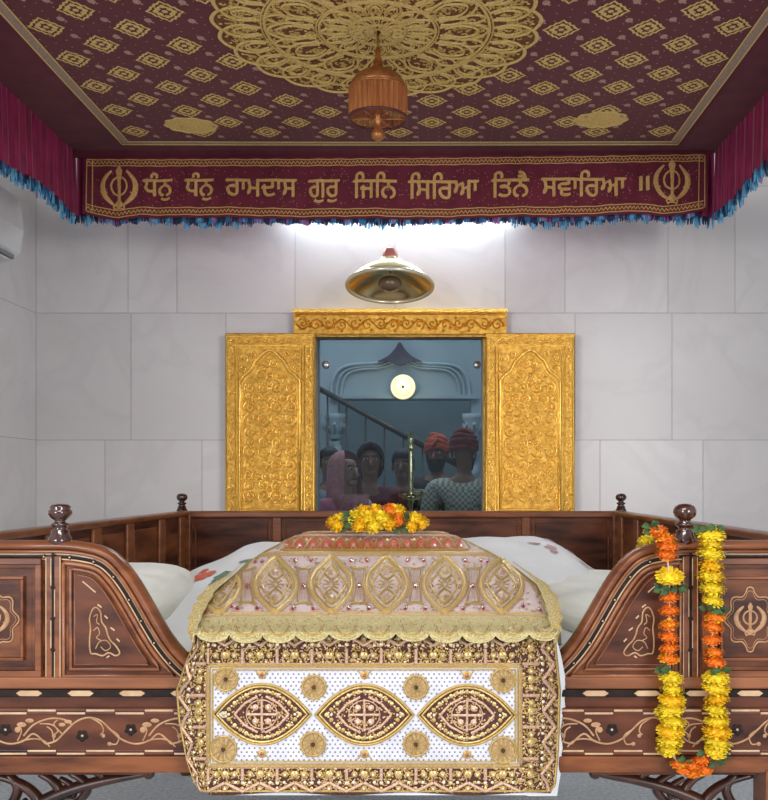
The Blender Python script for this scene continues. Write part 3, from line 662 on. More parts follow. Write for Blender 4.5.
# hanging ornamental umbrella under the medallion
Yo = 3.10; k = Yo/F; c = P(378, 73, Yo); t = thing('hanging_umbrella_lamp', P(378, 150, Yo), 'small amber fringed umbrella ornament hanging from the canopy medallion', 'ornament')
m = MB(); m.tube([(c.x, c.y, ZC-.02), (c.x, c.y, c.z+.05)], .0045, brass, 8); m.build('chain', t)
cop = mat('copper_ornament', (.34, .12, .035), .35, .5, col2=(.50, .21, .07), scale=40)
m = MB(); m.lathe([(1.5*k, 26*k), (3*k, 22*k), (2.5*k, 17*k), (4.5*k, 12*k), (5*k, 6*k), (9*k, 3*k), (16*k, 0), (22*k, -4*k), (26.5*k, -10*k), (28.5*k, -17*k), (28*k, -17*k), (25*k, -10*k), (15*k, -2*k), (0, 0)], c, cop, 32); m.build('dome_cap', t)
m = MB(); m.grid(lambda i, j: (c.x+(28.3*k+.004*math.sin(i*2*PI*30))*math.cos(i*2*PI), c.y+(28.3*k+.004*math.sin(i*2*PI*30))*math.sin(i*2*PI), c.z-16*k-29*k*j), 240, 4, amber); m.build('fringe_skirt', t)
m = MB(); m.tube([(c.x+29*k*math.cos(a*PI/18), c.y+29*k*math.sin(a*PI/18), c.z-46*k) for a in range(36)], .005, mat('dark_ring', (.10, .02, .02), .4), 8, closed=True); m.build('ring', t)
m = MB(); m.tube([(c.x+28.6*k*math.cos(a*PI/18), c.y+28.6*k*math.sin(a*PI/18), c.z-17*k) for a in range(36)], .004, cop, 8, closed=True); m.build('upper_ring', t)
m = MB(); m.lathe([(0, -2*k), (2*k, -6*k), (3*k, -30*k), (5*k, -36*k), (6.5*k, -42*k), (4.5*k, -48*k), (3*k, -50*k), (4*k, -56*k), (7*k, -61*k), (6*k, -65*k), (2*k, -68*k), (0, -70*k)], c, cop, 20); m.build('pendant', t)
m = MB()
for q in range(6):
    a = q*PI/3; m.tube([(c.x+4*k*math.cos(a), c.y+4*k*math.sin(a), c.z-46*k), (c.x+28.5*k*math.cos(a), c.y+28.5*k*math.sin(a), c.z-46*k)], .003, cop, 6)
m.build('spoke', t)
# ------------------------------------------------------------------ the bed
kf = Yf/F; BU = 372.0
def PF(u, v): return P(u, v, Yf)
bed = thing('carved_bed', (P(BU, 0, Yf).x, 3.15, 0), 'carved walnut bed with curved front wings, inlaid panels and round finials', 'bed')
Scurve = cr([(45, 541), (60, 541), (75, 542), (88, 544), (100, 547), (112, 553), (124, 564), (136, 580), (148, 600), (160, 621), (170, 637), (182, 652), (196, 664), (215, 671), (250, 673)], 5)
topline = [(-81, 541)]+Scurve+[(BU, 673)]
def off(pts, d):
    out = []
    for i, p in enumerate(pts):
        a = pts[max(0, i-1)]; c = pts[min(len(pts)-1, i+1)]; tx, ty = c[0]-a[0], c[1]-a[1]; L = math.hypot(tx, ty) or 1
        out.append((p[0]-ty/L*d, p[1]+tx/L*d))
    return out
def mir(pts, s): return pts if s == 0 else [(2*BU-x, y) for x, y in pts]
# front board : one mesh for the whole shaped board
m = MB(); poly = off(topline, 3)+mir(off(topline, 3), 1)[::-1][1:]+[(2*BU+81, 690), (-81, 690)]
m.prism(poly, Yf, Yf+.045, wood); m.build('front_board', bed)
SFr = PF
for s in (0, 1):
    f_ = lambda pts: mir(pts, s)
    side = 'left' if s == 0 else 'right'
    # top rail
    m = MB(); pts = [PF(u, v)+Vector((0, .018, 0)) for u, v in f_(off(topline, 5))]
    m.tube(pts, 5.6*kf, wood_h, 12, flat=2.3); m.tube([PF(u, v)+Vector((0, -.006, 0)) for u, v in f_(off(topline, 10.5))], 1.8*kf, wood_o, 8)
    m.build('top_rail', bed)
    # inlay strip following the rail
    m = MB()
    strip = off([p for p in topline if p[0] < 300], 15.5)
    m.rib(f_(strip), 7.5, .002, wood_h, PF, UPF); m.rib(f_(strip), 3.0, .002, ebony, PF, UPF, base=.003)
    for d in (-2.6, 2.6): m.rib(f_(off(strip, d)), 1.4, .0015, cream, PF, UPF, base=.003)
    acc = 0; last = strip[0]
    for p in strip:
        acc += math.hypot(p[0]-last[0], p[1]-last[1]); last = p
        if acc > 24:
            acc = 0; m.disc(f_([p])[0], 3.0, ebony, PF, UPF, h=.004, n=4, base=.004)
            m.disc(f_([p])[0], 1.0, cream, PF, UPF, h=.002, n=6, base=.008)
    m.build('rail_inlay', bed)
    # post strip between outer panel and wing panel
    cu = 54.5; m = MB(); a, b_ = [PF(*q) for q in f_([(cu-8, 556), (cu+8, 690)])]
    m.box(min(a.x, b_.x), max(a.x, b_.x), Yf-.008, Yf+.001, b_.z, a.z, wood_h); st = m.build('stile', bed, bevel=.002)
    m = MB(); Sq = lambda u, v: P(u, v, Yf)+Vector((0, -.008, 0))
    m.rib(f_([(cu, 552), (cu, 620), (cu, 682)]), 2.6, .001, ebony, Sq, UPF)
    for d in (-7, 7): m.rib(f_([(cu+d, 557), (cu+d, 682)]), 1.1, .001, cream, Sq, UPF)
    v = 556
    for q in range(4):
        dd = 1.9 if q % 2 else -1.9; m.rib(f_([(cu+dd*(1 if s == 0 else 1), 558+q*31), (cu+dd, 585+q*31)]), 1.2, .0012, cream, Sq, UPF, base=.002)
        m.disc(f_([(cu, 571.5+q*31)])[0] if False else f_([(cu, 587+q*31)])[0], 2.6, ebony, Sq, UPF, h=.003, n=4, base=.002)
    m.build('strip_inlay', st)
    # outer square panel
    m = MB(); u0, u1, v0, v1 = -52, 43, 558, 676
    def frame(m, rect, wd, d, mt_):
        u0, u1, v0, v1 = rect
        for (a_, b2) in (((u0, v0), (u1, v0+wd)), ((u0, v1-wd), (u1, v1)), ((u0, v0+wd), (u0+wd, v1-wd)), ((u1-wd, v0+wd), (u1, v1-wd))):
            p, q = [PF(*z) for z in f_([a_, b2])]; m.box(min(p.x, q.x), max(p.x, q.x), Yf-d, Yf+.001, min(p.z, q.z), max(p.z, q.z), mt_)
    frame(m, (u0, u1, v0, v1), 6, .012, wood_h); frame(m, (u0+6, u1-6, v0+6, v1-6), 4, .006, wood)
    frame(m, (u0+20, u1-18, v0+18, v1-16), 3, .010, wood_h)
    p, q = [PF(*z) for z in f_([(u0+23, v0+21), (u1-21, v1-19)])]; m.box(min(p.x, q.x), max(p.x, q.x), Yf-.006, Yf+.001, min(p.z, q.z), max(p.z, q.z), wood)
    pn = m.build('square_panel', bed, bevel=.0015)
    m = MB(); cx, cy = f_([(-5, 619)])[0]; Sp = lambda u, v: P(u, v, Yf)+Vector((0, -.0065, 0))
    lobes = []
    for kx in range(64):
        a = 2*PI*kx/64; r = 25+2.6*math.cos(8*a)+ (2.5 if abs(math.sin(a)) > .985 else 0); lobes.append((cx+r*.93*math.cos(a), cy+r*1.08*math.sin(a)))
    m.fill(lobes, wood_d, Sp, UPF, base=.0008); m.rib(lobes, 1.5, .0018, maple, Sp, UPF, closed=True, base=.0012)
    m.rib([(cx+(x-cx)*.88, cy+(y-cy)*.88) for x, y in lobes], .6, .001, maple, Sp, UPF, closed=True, base=.0012)
    khanda(m, cx, cy, 15.5, Sp, UPF, maple, .002, .0015, 1.0); m.build('khanda_inlay', pn)
    # wing panel (curved)
    inner = [p for p in off(Scurve, 22) if p[0] >= 64 and p[1] < 668]
    outl = [(64, 676)]+[(64, inner[0][1])]+inner+[(inner[-1][0]+9, 676)]
    m = MB(); pts = [PF(u, v)+Vector((0, -.003, 0)) for u, v in f_(outl)]
    m.tube(pts, 2.2*kf, wood_o, 8, closed=True)
    o2 = [(71, 669)]+[(71, inner[0][1]+6)]+[p for p in off(Scurve, 27) if p[0] > 73 and p[1] < 664]
    o2 += [(o2[-1][0]+4, 669)]
    m.tube([PF(u, v)+Vector((0, -.002, 0)) for u, v in f_(o2)], 2.2*kf, wood_h, 8, closed=True)
    o3 = [(76, 664)]+[(76, inner[0][1]+10)]+[p for p in off(Scurve, 32) if p[0] > 78 and p[1] < 660]
    o3 += [(o3[-1][0]+3, 664)]
    m.prism(f_(o3) if s == 0 else f_(o3)[::-1], Yf-.008, Yf+.001, wood_d)
    m.rib(f_(o3), 1.5, .003, wood_h, lambda u, v: P(u, v, Yf)+Vector((0, -.007, 0)), UPF, closed=True)
    wp = m.build('wing_panel', bed)
    m = MB(); Sp = lambda u, v: P(u, v, Yf)+Vector((0, -.0085, 0))
    lf = cr([(92, 652), (91, 640), (92, 628), (91, 618), (94, 609), (98, 607), (102, 612), (103, 621), (107, 627), (109, 634), (112, 640), (117, 645), (121, 652), (117, 655), (110, 652), (104, 655), (97, 653)], 4, True)
    m.rib(f_(lf), 1.6, .0015, maple, Sp, UPF, closed=True)
    m.rib(f_(cr([(97, 648), (101, 641), (108, 640), (112, 646), (107, 650), (102, 646)], 4)), 1.1, .0012, maple, Sp, UPF)
    m.rib(f_(cr([(95, 630), (99, 627), (101, 633), (98, 637), (103, 640)], 4)), 1.1, .0012, maple, Sp, UPF)
    m.rib(f_(cr([(95, 616), (99, 614), (98, 621), (101, 624)], 4)), 1.1, .0012, maple, Sp, UPF)
    for (x, y, x2, y2) in ((99, 604, 103, 607), (106, 615, 109, 618), (112, 627, 116, 630), (118, 638, 121, 641), (108, 657, 111, 655)): m.rib(f_([(x, y), (x2, y2)]), 1.6, .0015, cream, Sp, UPF)
    m.rib(f_([(84, 581), (90, 586), (97, 592)]), 1.5, .0015, cream, Sp, UPF)
    m.build('leaf_inlay', wp)
# lower rail with inlaid bands
m = MB(); a, b_ = PF(-84, 676), PF(2*BU+84, 688); m.box(a.x, b_.x, Yf-.014, Yf+.05, b_.z, a.z, wood_o); m.build('lower_rail', bed, bevel=.004)
ap = MB()
a, b_ = PF(-86, 688), PF(2*BU+86, 695); ap.box(a.x, b_.x, Yf-.020, Yf+.05, b_.z, a.z, ebony)
a, b_ = PF(-86, 695), PF(2*BU+86, 707); ap.box(a.x, b_.x, Yf-.010, Yf+.05, b_.z, a.z, wood_d)
a, b_ = PF(-86, 706), PF(2*BU+86, 753); ap.box(a.x, b_.x, Yf-.022, Yf+.05, b_.z, a.z, wood_d)
a, b_ = PF(-86, 753), PF(2*BU+86, 769); ap.box(a.x, b_.x, Yf-.028, Yf+.05, b_.z, a.z, wood)
ap = ap.build('apron', bed, bevel=.002)
Sa = lambda u, v: P(u, v, Yf)+Vector((0, -.0225, 0)); Sb = lambda u, v: P(u, v, Yf)+Vector((0, -.0205, 0))
u = -82.0
while u < 2*BU+80:
    m = MB(); m.fill([(u, 691.2), (u+4, 688.6), (u+22, 688.6), (u+26, 691.2), (u+22, 694), (u+4, 694)], cream, Sb, UPF); u += 51; m.build('hexagon_inlay', ap)
for v in (709.5, 749.5):
  m = MB(); u = -84.0; q = 0
  while u < 2*BU+84:
    if True:
        dv = 1.4 if q % 2 else -1.4
        m.rib([(u, v+dv), (u+14, v+dv), (u+28, v+dv)], 2.0, .0008, cream, Sa, UPF); m.rib([(u, v-dv), (u+14, v-dv), (u+28, v-dv)], 2.0, .0008, wood_d, Sa, UPF)
    u += 29; q += 1
  m.build('checker_inlay', ap)
m = MB()
def vine(m, u0, u1, s):
    f_ = lambda pts: mir(pts, s); per = 124.0; n = int((u1-u0)/4)
    R = lambda pts, w_=1.5: m.rib(f_(cr(pts, 4)), w_, .0014, maple, Sa, UPF)
    k = 0; u = u0
    while u < u1:
        R([(u, 741), (u+10, 738), (u+20, 728), (u+30, 719), (u+42, 715), (u+54, 718), (u+64, 727), (u+74, 736), (u+88, 741), (u+102, 738), (u+112, 731), (u+124, 741)], 1.9)
        R([(u+44, 715), (u+54, 721), (u+57, 728), (u+54, 732)]); R([(u+64, 727), (u+72, 733), (u+70, 741), (u+64, 741)]); R([(u+100, 738), (u+112, 736), (u+122, 738), (u+128, 744)])
        R([(u+96, 738), (u+100, 728), (u+96, 722)]); R([(u+102, 733), (u+112, 722), (u+128, 716), (u+142, 717), (u+150, 722)], 1.9); R([(u+118, 721), (u+130, 722), (u+136, 728), (u+132, 732)])
        R([(u+8, 738), (u+6, 728), (u+1, 724)]); R([(u+16, 731), (u+8, 722), (u+12, 717)])
        for (a_, b2, rx, ry) in ((u+100, 722, 5, 2.6), (u+108, 718, 4.5, 2.2), (u+96, 727, 3, 3), (u+57, 733, 2, 2), (u+132, 733, 2.2, 2.2), (u+63, 741, 2.3, 2), (u+22, 719, 4, 1.9), (u+16, 722, 3.5, 2)):
            m.disc(f_([(a_, b2)])[0], rx, maple, Sa, UPF, h=.0014, ry=ry, n=8)
        for (a_, b2) in ((u+84, 727), (u+36, 733)):
            for q in range(5): an = q*2*PI/5+.3; m.disc(f_([(a_+3.6*math.cos(an), b2+3.6*math.sin(an))])[0], 2.8, ebony, Sa, UPF, h=.0014, n=7)
            m.disc(f_([(a_, b2)])[0], 1.4, cream, Sa, UPF, h=.0025, n=7)
        u += per; k += 1
vine(m, -74, 330, 0); vine(m, -74, 330, 1)
m.build('vine_inlay', ap)
# legs and scroll brackets
def leg(x, y, zt, s=1):
    m = MB(); h = zt
    m.box(x-.042*s, x+.042*s, y-.042*s, y+.042*s, h-.10, h, wood_h)
    m.lathe([(.0, 0), (.030*s, 0), (.036*s, .03), (.030*s, .06), (.022*s, .08), (.036*s, .12), (.042*s, .2), (.034*s, .30), (.024*s, .36), (.032*s, .38), (.024*s, .40), (.038*s, h-.12), (.038*s, h-.10)], (x, y, 0), wood_h, 20)
    return m.build('leg', bed)
zap = PF(0, 769).z
for u in (-36, 2*BU+36): leg(PF(u, 0).x, Yf+.01, zap+.005)
xL, xR = PF(-81, 0).x+.05, PF(2*BU+81, 0).x-.05
for x in (P(187, 0, Yb).x, P(617, 0, Yb).x): leg(x, Yb, zap+.005, .9)
for s in (0, 1):
    f_ = lambda pts: mir(pts, s); m = MB(); Yq = Yf+.012
    def T(pts, r, n=4): 
        q = [P(u, v, Yq) for u, v in f_(cr(pts, n))]; N = len(q)
        m.tube(q, [kf*(r*(.55+.45*math.sin(PI*min(1, (i+1)/N*1.15)))) for i in range(N)], bracket_m, 8, flat=1.5)
    T([(0, 860), (10, 835), (28, 812), (52, 797), (82, 786), (112, 779), (138, 775), (149, 772)], 6.5)
    m.sphere(P(*f_([(149, 773)])[0], Yq), 6.2*kf, bracket_m, 12, 8)
    T([(-8, 775), (12, 780), (30, 790), (40, 803), (36, 816), (24, 818), (18, 808), (26, 800)], 5)
    T([(40, 774), (52, 780), (60, 792), (56, 806), (44, 806), (44, 795)], 4.5)
    T([(70, 773), (82, 779), (88, 788), (80, 800), (66, 806), (52, 812)], 4.5); T([(95, 772), (103, 776), (98, 786)], 4)
    T([(8, 774), (18, 786), (14, 800), (2, 812), (-8, 820)], 5)
    T([(60, 778), (72, 786), (74, 796), (64, 798)], 3.2)
    a, b_ = [P(*z, Yq) for z in f_([(-10, 768), (150, 772.5)])]; m.box(min(a.x, b_.x), max(a.x, b_.x), Yf-.005, Yf+.03, b_.z, a.z+.002, wood_d)
    m.build('scroll_bracket', bed)
# posts, finials
def finial(c, k, crown):
    m = MB(); m.lathe([(0, -4*k), (12*k, -4*k), (11.5*k, 2*k), (9*k, 6*k), (8.5*k, 10*k), (6*k, 12*k), (7.5*k, 14*k), (9.5*k, 15.5*k), (9.5*k, 17*k), (5*k, 19*k), (6*k, 21*k), (10*k, 24*k), (11.5*k, 28*k), (11.3*k, 31*k), (9.5*k, 34.5*k), (6.5*k, 36.5*k), (0, 37.3*k)] if not crown else
        [(0, -4*k), (12*k, -4*k), (11.5*k, 2*k), (9*k, 6*k), (8.5*k, 10*k), (6*k, 12*k), (8*k, 15*k), (9.5*k, 16.5*k), (6*k, 18*k), (5*k, 20*k), (9*k, 23*k), (11.5*k, 27*k), (11.5*k, 30*k), (9.2*k, 32*k), (10.5*k, 33.5*k), (8.5*k, 36*k), (4*k, 36.8*k), (0, 35.8*k)], c, finial_m, 32)
    return m.build('finial', bed)
zt = PF(0, 541).z
finial((PF(57, 0).x, Yf+.018, zt), kf, True); finial((PF(687, 0).x, Yf+.018, zt), kf, False)
ztb = P(0, 511, Yb).z
for x in (P(182, 0, Yb).x, P(621, 0, Yb).x): finial((x, Yb, ztb), .0021, False)
for x in (xL-.01, xR+.01):
    m = MB(); m.box(x-.045, x+.045, Yf-.006, Yf+.06, zap, zt-.004, wood_h); m.build('corner_post', bed, bevel=.004)
for x in (P(187, 0, Yb).x, P(617, 0, Yb).x):
    m = MB(); m.box(x-.022, x+.022, Yb-.03, Yb+.03, zap, ztb, wood_h); m.build('corner_post', bed, bevel=.004)
# back board
xbl, xbr = P(187, 0, Yb).x, P(617, 0, Yb).x
m = MB(); m.box(xbl, xbr, Yb, Yb+.025, .66, ztb-.01, wood_d); bb = m.build('back_board', bed)
m = MB(); m.box(xbl-.03, xbr+.03, Yb-.022, Yb+.035, ztb-.028, ztb, wood_h); m.build('top_rail', bed, bevel=.006)
for u in (277, 401, 526):
    x = P(u, 0, Yb).x; m = MB(); m.box(x-.019, x+.019, Yb-.012, Yb, .66, ztb-.028, wood_h); m.build('stile', bed, bevel=.004)
for ua, ub in ((193, 272), (282, 396), (406, 521), (531, 611)):
    x0, x1 = P(ua, 0, Yb).x, P(ub, 0, Yb).x; m = MB(); m.box(x0+.02, x1-.02, Yb-.006, Yb, .72, ztb-.055, wood_d)
    m.rib([(x0+.012, ztb-.04), (x1-.012, ztb-.04), (x1-.012, .7), (x0+.012, .7)], .008, .004, wood_h, lambda a, b: Vector((a, Yb, b)), UPF, closed=True); m.build('panel', bb, bevel=.002)
# side boards
for s, (x0, x1) in enumerate(((PF(-81, 0).x, xbl), (PF(2*BU+81, 0).x, xbr))):
    def X(y): return x0+(x1-x0)*(y-Yf)/(Yb-Yf)
    sg = 1 if s == 0 else -1
    m = MB(); th = .022*-sg
    def slab(m, y0, y1, z0, z1, d0, d1, mt_):
        vs = [(X(y)+d, y, z) for z in (z0, z1) for y in (y0, y1) for d in (d0, d1)]
        m.add(vs, [(0,2,3,1),(4,5,7,6),(0,1,5,4),(2,6,7,3),(0,4,6,2),(1,3,7,5)], mt_, False)
    slab(m, Yf+.03, Yb, .62, zt-.01, th, 0, wood_d); sd = m.build('side_board', bed, fixn=True)
    m = MB(); slab(m, Yf+.02, Yb+.02, zt-.022, zt, -.03*sg, .02*sg, wood_h); m.build('top_rail', bed, bevel=.006, fixn=True)
    m = MB(); slab(m, Yf+.05, Yb, .60, .70, -.03*sg, .02*sg, wood_h); m.build('bottom_rail', bed, bevel=.004, fixn=True)
    for y in (4.10, 3.82, 3.45, 3.13, 2.78, 2.44):
        m = MB(); slab(m, y-.035, y+.035, .66, zt-.022, 0, .012*sg, wood_o); m.build('stile', sd, bevel=.004, fixn=True)
    ys = [4.10, 3.82, 3.45, 3.13, 2.78, 2.44]
    for ya, yb2 in zip(ys[1:], ys):
        m = MB(); slab(m, ya+.055, yb2-.055, .74, zt-.05, 0, .006*sg, wood); m.build('panel', sd, bevel=.002, fixn=True)
m = MB(); m.box(xbl-.0, xbr+.0, Yf+.06, Yb-.01, .655, .69, wood_d); m.build('base_board', bed)
# ------------------------------------------------------------------ bedding
def xin(y, s): return (PF(-81, 0).x+(xbl-PF(-81, 0).x)*(y-Yf)/(Yb-Yf)+.03) if s == 0 else (PF(2*BU+81, 0).x+(xbr-PF(2*BU+81, 0).x)*(y-Yf)/(Yb-Yf)-.03)
m = MB(); ya, yz = Yf+.065, Yb-.03; ZM = .875
def mt_fn(i, j):
    y = ya+(yz-ya)*j; e = min(i, 1-i); r = .06; x = xin(y, 0)+(xin(y, 1)-xin(y, 0))*i; ed = min(e*1.9, min(j, 1-j)*2.0)
    z = ZM-(.05*max(0, 1-ed/r)**2)+.006*noise.noise(Vector((x*3, y*3, 0)))+.004*noise.noise(Vector((x*9, y*4, 2)))
    return (x, y, z)
m.grid(mt_fn, 50, 50, linen)
def rimf(q, zz):
    q = q % 4
    if q < 1: y = ya; i = q
    elif q < 2: i = 1; y = ya+(yz-ya)*(q-1)
    elif q < 3: i = 3-q; y = yz
    else: i = 0; y = yz-(yz-ya)*(q-3)
    return (xin(y, 0)+(xin(y, 1)-xin(y, 0))*i, y, zz)
m.grid(lambda i, j: rimf(i*4, .692+(ZM-.05-.692)*j), 80, 3, linen)
m.add([rimf(0, .692), rimf(1, .692), rimf(2, .692), rimf(3, .692)], [(3, 2, 1, 0)], linen)
tag(m.build('mattress', fixn=False), 'white sheeted mattress filling the bed, mostly under the cloths', 'mattress')
def pillow(name, c, rx, ry, rz, mt_, label, cat, wr, seed, rz_=0):
    m = MB(); n1, n2 = 56, 36
    def fn(i, j):
        a = i*2*PI; th = PI*j; e = .75
        sp = lambda v, p: math.copysign(abs(v)**p, v)
        x = rx*sp(math.sin(th), .55)*sp(math.cos(a), e); y = ry*sp(math.sin(th), .55)*sp(math.sin(a), e); z = rz*sp(math.cos(th), .9)
        w_ = wr*(.5*math.sin(y/ry*16+1.5*noise.noise(Vector((x*6, y*3, seed))))+noise.noise(Vector((x*5+seed, y*14, z*5))))
        z += w_; co, si = math.cos(rz_), math.sin(rz_)
        return (c[0]+x*co-y*si, c[1]+x*si+y*co, c[2]+z)
    m.grid(fn, n1, n2, mt_, flip=True); return tag(m.build(name), label, cat, 'bolster pillows on the bed')
pillow('bolster_pillow', (-.765, 2.74, ZM+.078), .195, .36, .088, linen_c, 'plump cream-white bolster pillow on the left side of the bed', 'pillow', .012, 1)
pillow('bolster_pillow', (.665, 2.78, ZM+.066), .265, .40, .074, linen_c, 'wrinkled cream bolster pillow on the right side behind the curved wing', 'pillow', .010, 5)
# printed sheet mound
sil = [(150, 592), (176, 580), (190, 572), (205, 564.5), (223, 556), (242, 547.5), (262, 543.5), (285, 541), (320, 538), (400, 536), (465, 540), (482, 538), (500, 537), (520, 536.5), (535, 537.5), (550, 541), (562, 546), (573, 552), (582, 559), (592, 568), (606, 577), (625, 590)]
Ym = 3.15
def ZS(x):
    u = 430+(x-CX)*F/Ym; return P(0, lerp_tab(sil, u), Ym).z
def mz(x, y):
    base = ZM+.006; top = ZS(x)
    if y < Ym: t = (Ym-y)/(.75); f = max(0, 1-t**1.25) if t < 1 else 0
    else: t = (y-Ym)/.5; f = max(0, 1-t*t)
    z = base+(top-base)*f
    return z+.006*noise.noise(Vector((x*7+y*3, y*5, 3)))+.0035*math.sin(x*26+y*14+4*noise.noise(Vector((x*2, y*2, 1))))*(f**.5 if f > 0 else 0)
mx0, mx1 = P(152, 0, Ym).x, P(624, 0, Ym).x
def SM(x, y): return Vector((x, y, mz(x, y)))
m = MB(); m.grid(lambda i, j: SM(mx0+(mx1-mx0)*i+.012*math.sin(j*17), 2.32+(3.68-2.32)*j+.010*math.sin(i*23)), 110, 70, linen)
m.grid(lambda i, j: SM(mx0+(mx1-mx0)*i+.012*math.sin(j*17), 2.32+(3.68-2.32)*j+.010*math.sin(i*23))-Vector((0, 0, .004+.002*0)), 40, 30, linen, flip=True)
def findxy(u, v):  # where the design pixel meets the sheet
    lo = None
    y = 2.35
    while y < Ym+.02:
        p = P(u, v, y)
        if p.z < mz(p.x, y): return (p.x, y)
        y += .01
    return (P(u, v, Ym).x, Ym-.03)
UZ = (0, -.3, .95)
def blob(u, v, r, mt_, seed, el=1.0):
    x, y = findxy(u, v); rnd = random.Random(seed)
    m.fill([(x+r*el*(1+.25*math.sin(a*5+seed)+.1*rnd.random())*math.cos(a), y+r*1.5*(1+.2*math.sin(a*4))*math.sin(a)) for a in [2*PI*k/26 for k in range(26)]], mt_, SM, UZ, base=.003)
for (u, v, r, mt_, el) in ((203, 577, .020, print_r, 1.2), (210, 575, .017, print_r, 1.0), (197, 578, .013, print_r, 1), (204, 572, .013, print_r, 1.1), (212, 585, .014, print_g, .6), (221, 578, .018, print_g, 1.3), (226, 574, .012, print_g, 1),
    (246, 562, .009, print_g, 2.4), (262, 557, .008, print_g, 2), (534, 545, .008, print_m, 2.4), (551, 549, .014, print_m, 1.3), (554, 553, .012, print_m, 1), (550, 541, .007, print_m, 2.2), (570, 552, .009, print_m, 1.5), (585, 566, .009, print_m, 2), (594, 569, .008, print_m, 1.8), (568, 600, .010, print_m, 2.5), (560, 608, .010, print_g, 2.4)): blob(u, v, r, mt_, u, el)
tag(m.build('printed_sheet'), 'white sheet with red flower print mounded on the bed behind the embroidered cloths', 'sheet')
# ------------------------------------------------------------------ embroidered cloths
Ylo = 1.99
Ltab = [(628, 200), (640, 195), (660, 186), (690, 175.5), (720, 178), (760, 186), (780, 193), (789, 199), (794, 206)]
Rtab = [(628, 553), (640, 556), (690, 561), (750, 559), (785, 556), (794, 550)]
def warp(u, v):
    if u < 208: return 208-(208-u)/33*(208-lerp_tab(Ltab, v))
    if u > 520: return 520+(u-520)/40*(lerp_tab(Rtab, v)-520)
    return u
def SL(u, v):
    u2 = warp(u, v); d = max(0, abs(u2-368)-140)/45; Y = Ylo+.055*d*d+.004*math.sin(u2*.06+.5)*(v-630)/160+.003*math.sin(u2*.021+v*.03)
    return P(u2, v, Y)
LO = MB(); bt = lambda u: 794-(1.5*math.sin(u*.05))-(0 if u > 215 else (215-u)*.12)
def lomat(i, j):
    u, v = 175+385*i, 629+165*j; return cl_white if (208 < u < 520 and 665 < v < 766) else cl_maroon
LO.grid(lambda i, j: SL(175+385*i, 629+(bt(175+385*i)-629)*j), 154, 66, None, matfn=lomat)
LO.grid(lambda i, j: SL(175+385*i, 629+(bt(175+385*i)-629)*j)+Vector((0, .012, 0)), 40, 20, cl_white)
L_ = lambda pts, w_, mt_=thread, h=.0025, cl=False, base=.001: LO.rib(pts, w_, h, mt_, SL, UPF, closed=cl, base=base)
D_ = lambda x, y, r, mt_=thread, h=.003, n=8, ry=None, base=.001, rot=0: LO.disc((x, y), r, mt_, SL, UPF, h=h, n=n, ry=ry, base=base, rot=rot)
def seg(a, b, n=6): return [(a[0]+(b[0]-a[0])*q/n, a[1]+(b[1]-a[1])*q/n) for q in range(n+1)]
rnd = random.Random(11)
# fill of fine bronze cords and beads in the border
def inb(x, y): return 177 < x < 558 and 630 < y < 792 and not (206 < x < 522 and 663 < y < 768)
for q in range(11500):
    x, y = rnd.uniform(176, 559), rnd.uniform(630, 792)
    if not inb(x, y): continue
    a = rnd.random()*6.28; r_ = rnd.random()
    if r_ < .40: L_([(x-1.8*math.cos(a), y-1.8*math.sin(a)), (x+.5*math.sin(a), y-.5*math.cos(a)), (x+1.8*math.cos(a), y+1.8*math.sin(a))], 1.25, thread if r_ < .27 else thread_r, .0018)
    elif r_ < .75: D_(x, y, 1.0, sequin if r_ < .55 else thread, .0015, 5)
def border_cell(cx, cy, ox, oy, L, W):
    """cell of the border: (ox,oy) unit along, outward perpendicular is (px,py)"""
    pass
def cells(x0, y0, x1, y1, n, px, py, W):
    dx, dy = (x1-x0)/n, (y1-y0)/n
    ll = math.hypot(dx, dy); tx, ty = dx/ll, dy/ll
    g = lambda s, o: (x0+tx*s+px*o, y0+ty*s+py*o)
    for q in range(n):
        s0 = q*ll; c = s0+ll/2
        L_([g(s0, W*.06), g(s0, W*.28), g(s0, W*.5)], 3.3, thread_r, .006, base=.003); D_(*g(s0, W*.62), 2.0, bead, .004)
        D_(*g(s0, W*.28), 1.9, thread_r, .006, base=.003)
        L_([g(s0, W*.92), g(s0+ll*.25, W*.77), g(c, W*.60)], 3.2, thread_r, .006, base=.003); L_([g(c, W*.60), g(s0+ll*.75, W*.77), g(s0+ll, W*.92)], 3.2, thread_r, .006, base=.003)
        for e in (-1, 1):
            D_(*g(c+e*ll*.27, W*.30), 3.3, thread, .005, 8, base=.002); D_(*g(c+e*ll*.27, W*.30), 1.5, bead, .004, base=.006)
            D_(*g(c+e*ll*.30, W*.60), 1.7, bead, .004, base=.002); D_(*g(c+e*ll*.18, W*.10), 1.5, sequin, .003, base=.002)
            L_([g(c+e*ll*.06, W*.05), g(c+e*ll*.12, W*.28), g(c+e*ll*.04, W*.48)], 1.2, thread, .003)
        D_(*g(c, W*.30), 3.9, sequin, .005, 6, base=.002); D_(*g(c, W*.30), 1.5, thread_r, .003, base=.007)
        D_(*g(c, W*.82), 3.0, thread, .004, base=.002); D_(*g(c, W*.82), 1.4, bead, .003, base=.006)
        D_(*g(s0, W*.80), 1.6, sequin, .003, base=.004)
cells(208, 665, 520, 665, 9, 0, -1, 33); cells(208, 766, 520, 766, 9, 0, 1, 27)
cells(208, 632, 208, 790, 5, -1, 0, 33); cells(520, 632, 520, 790, 5, 1, 0, 38)
for a, b in (((176.5, 630), (176.5, 790)), ((558.5, 630), (558.5, 790)), ((176.5, 791), (558.5, 791))): L_(seg(a, b, 60), 2.2, thread, .004)
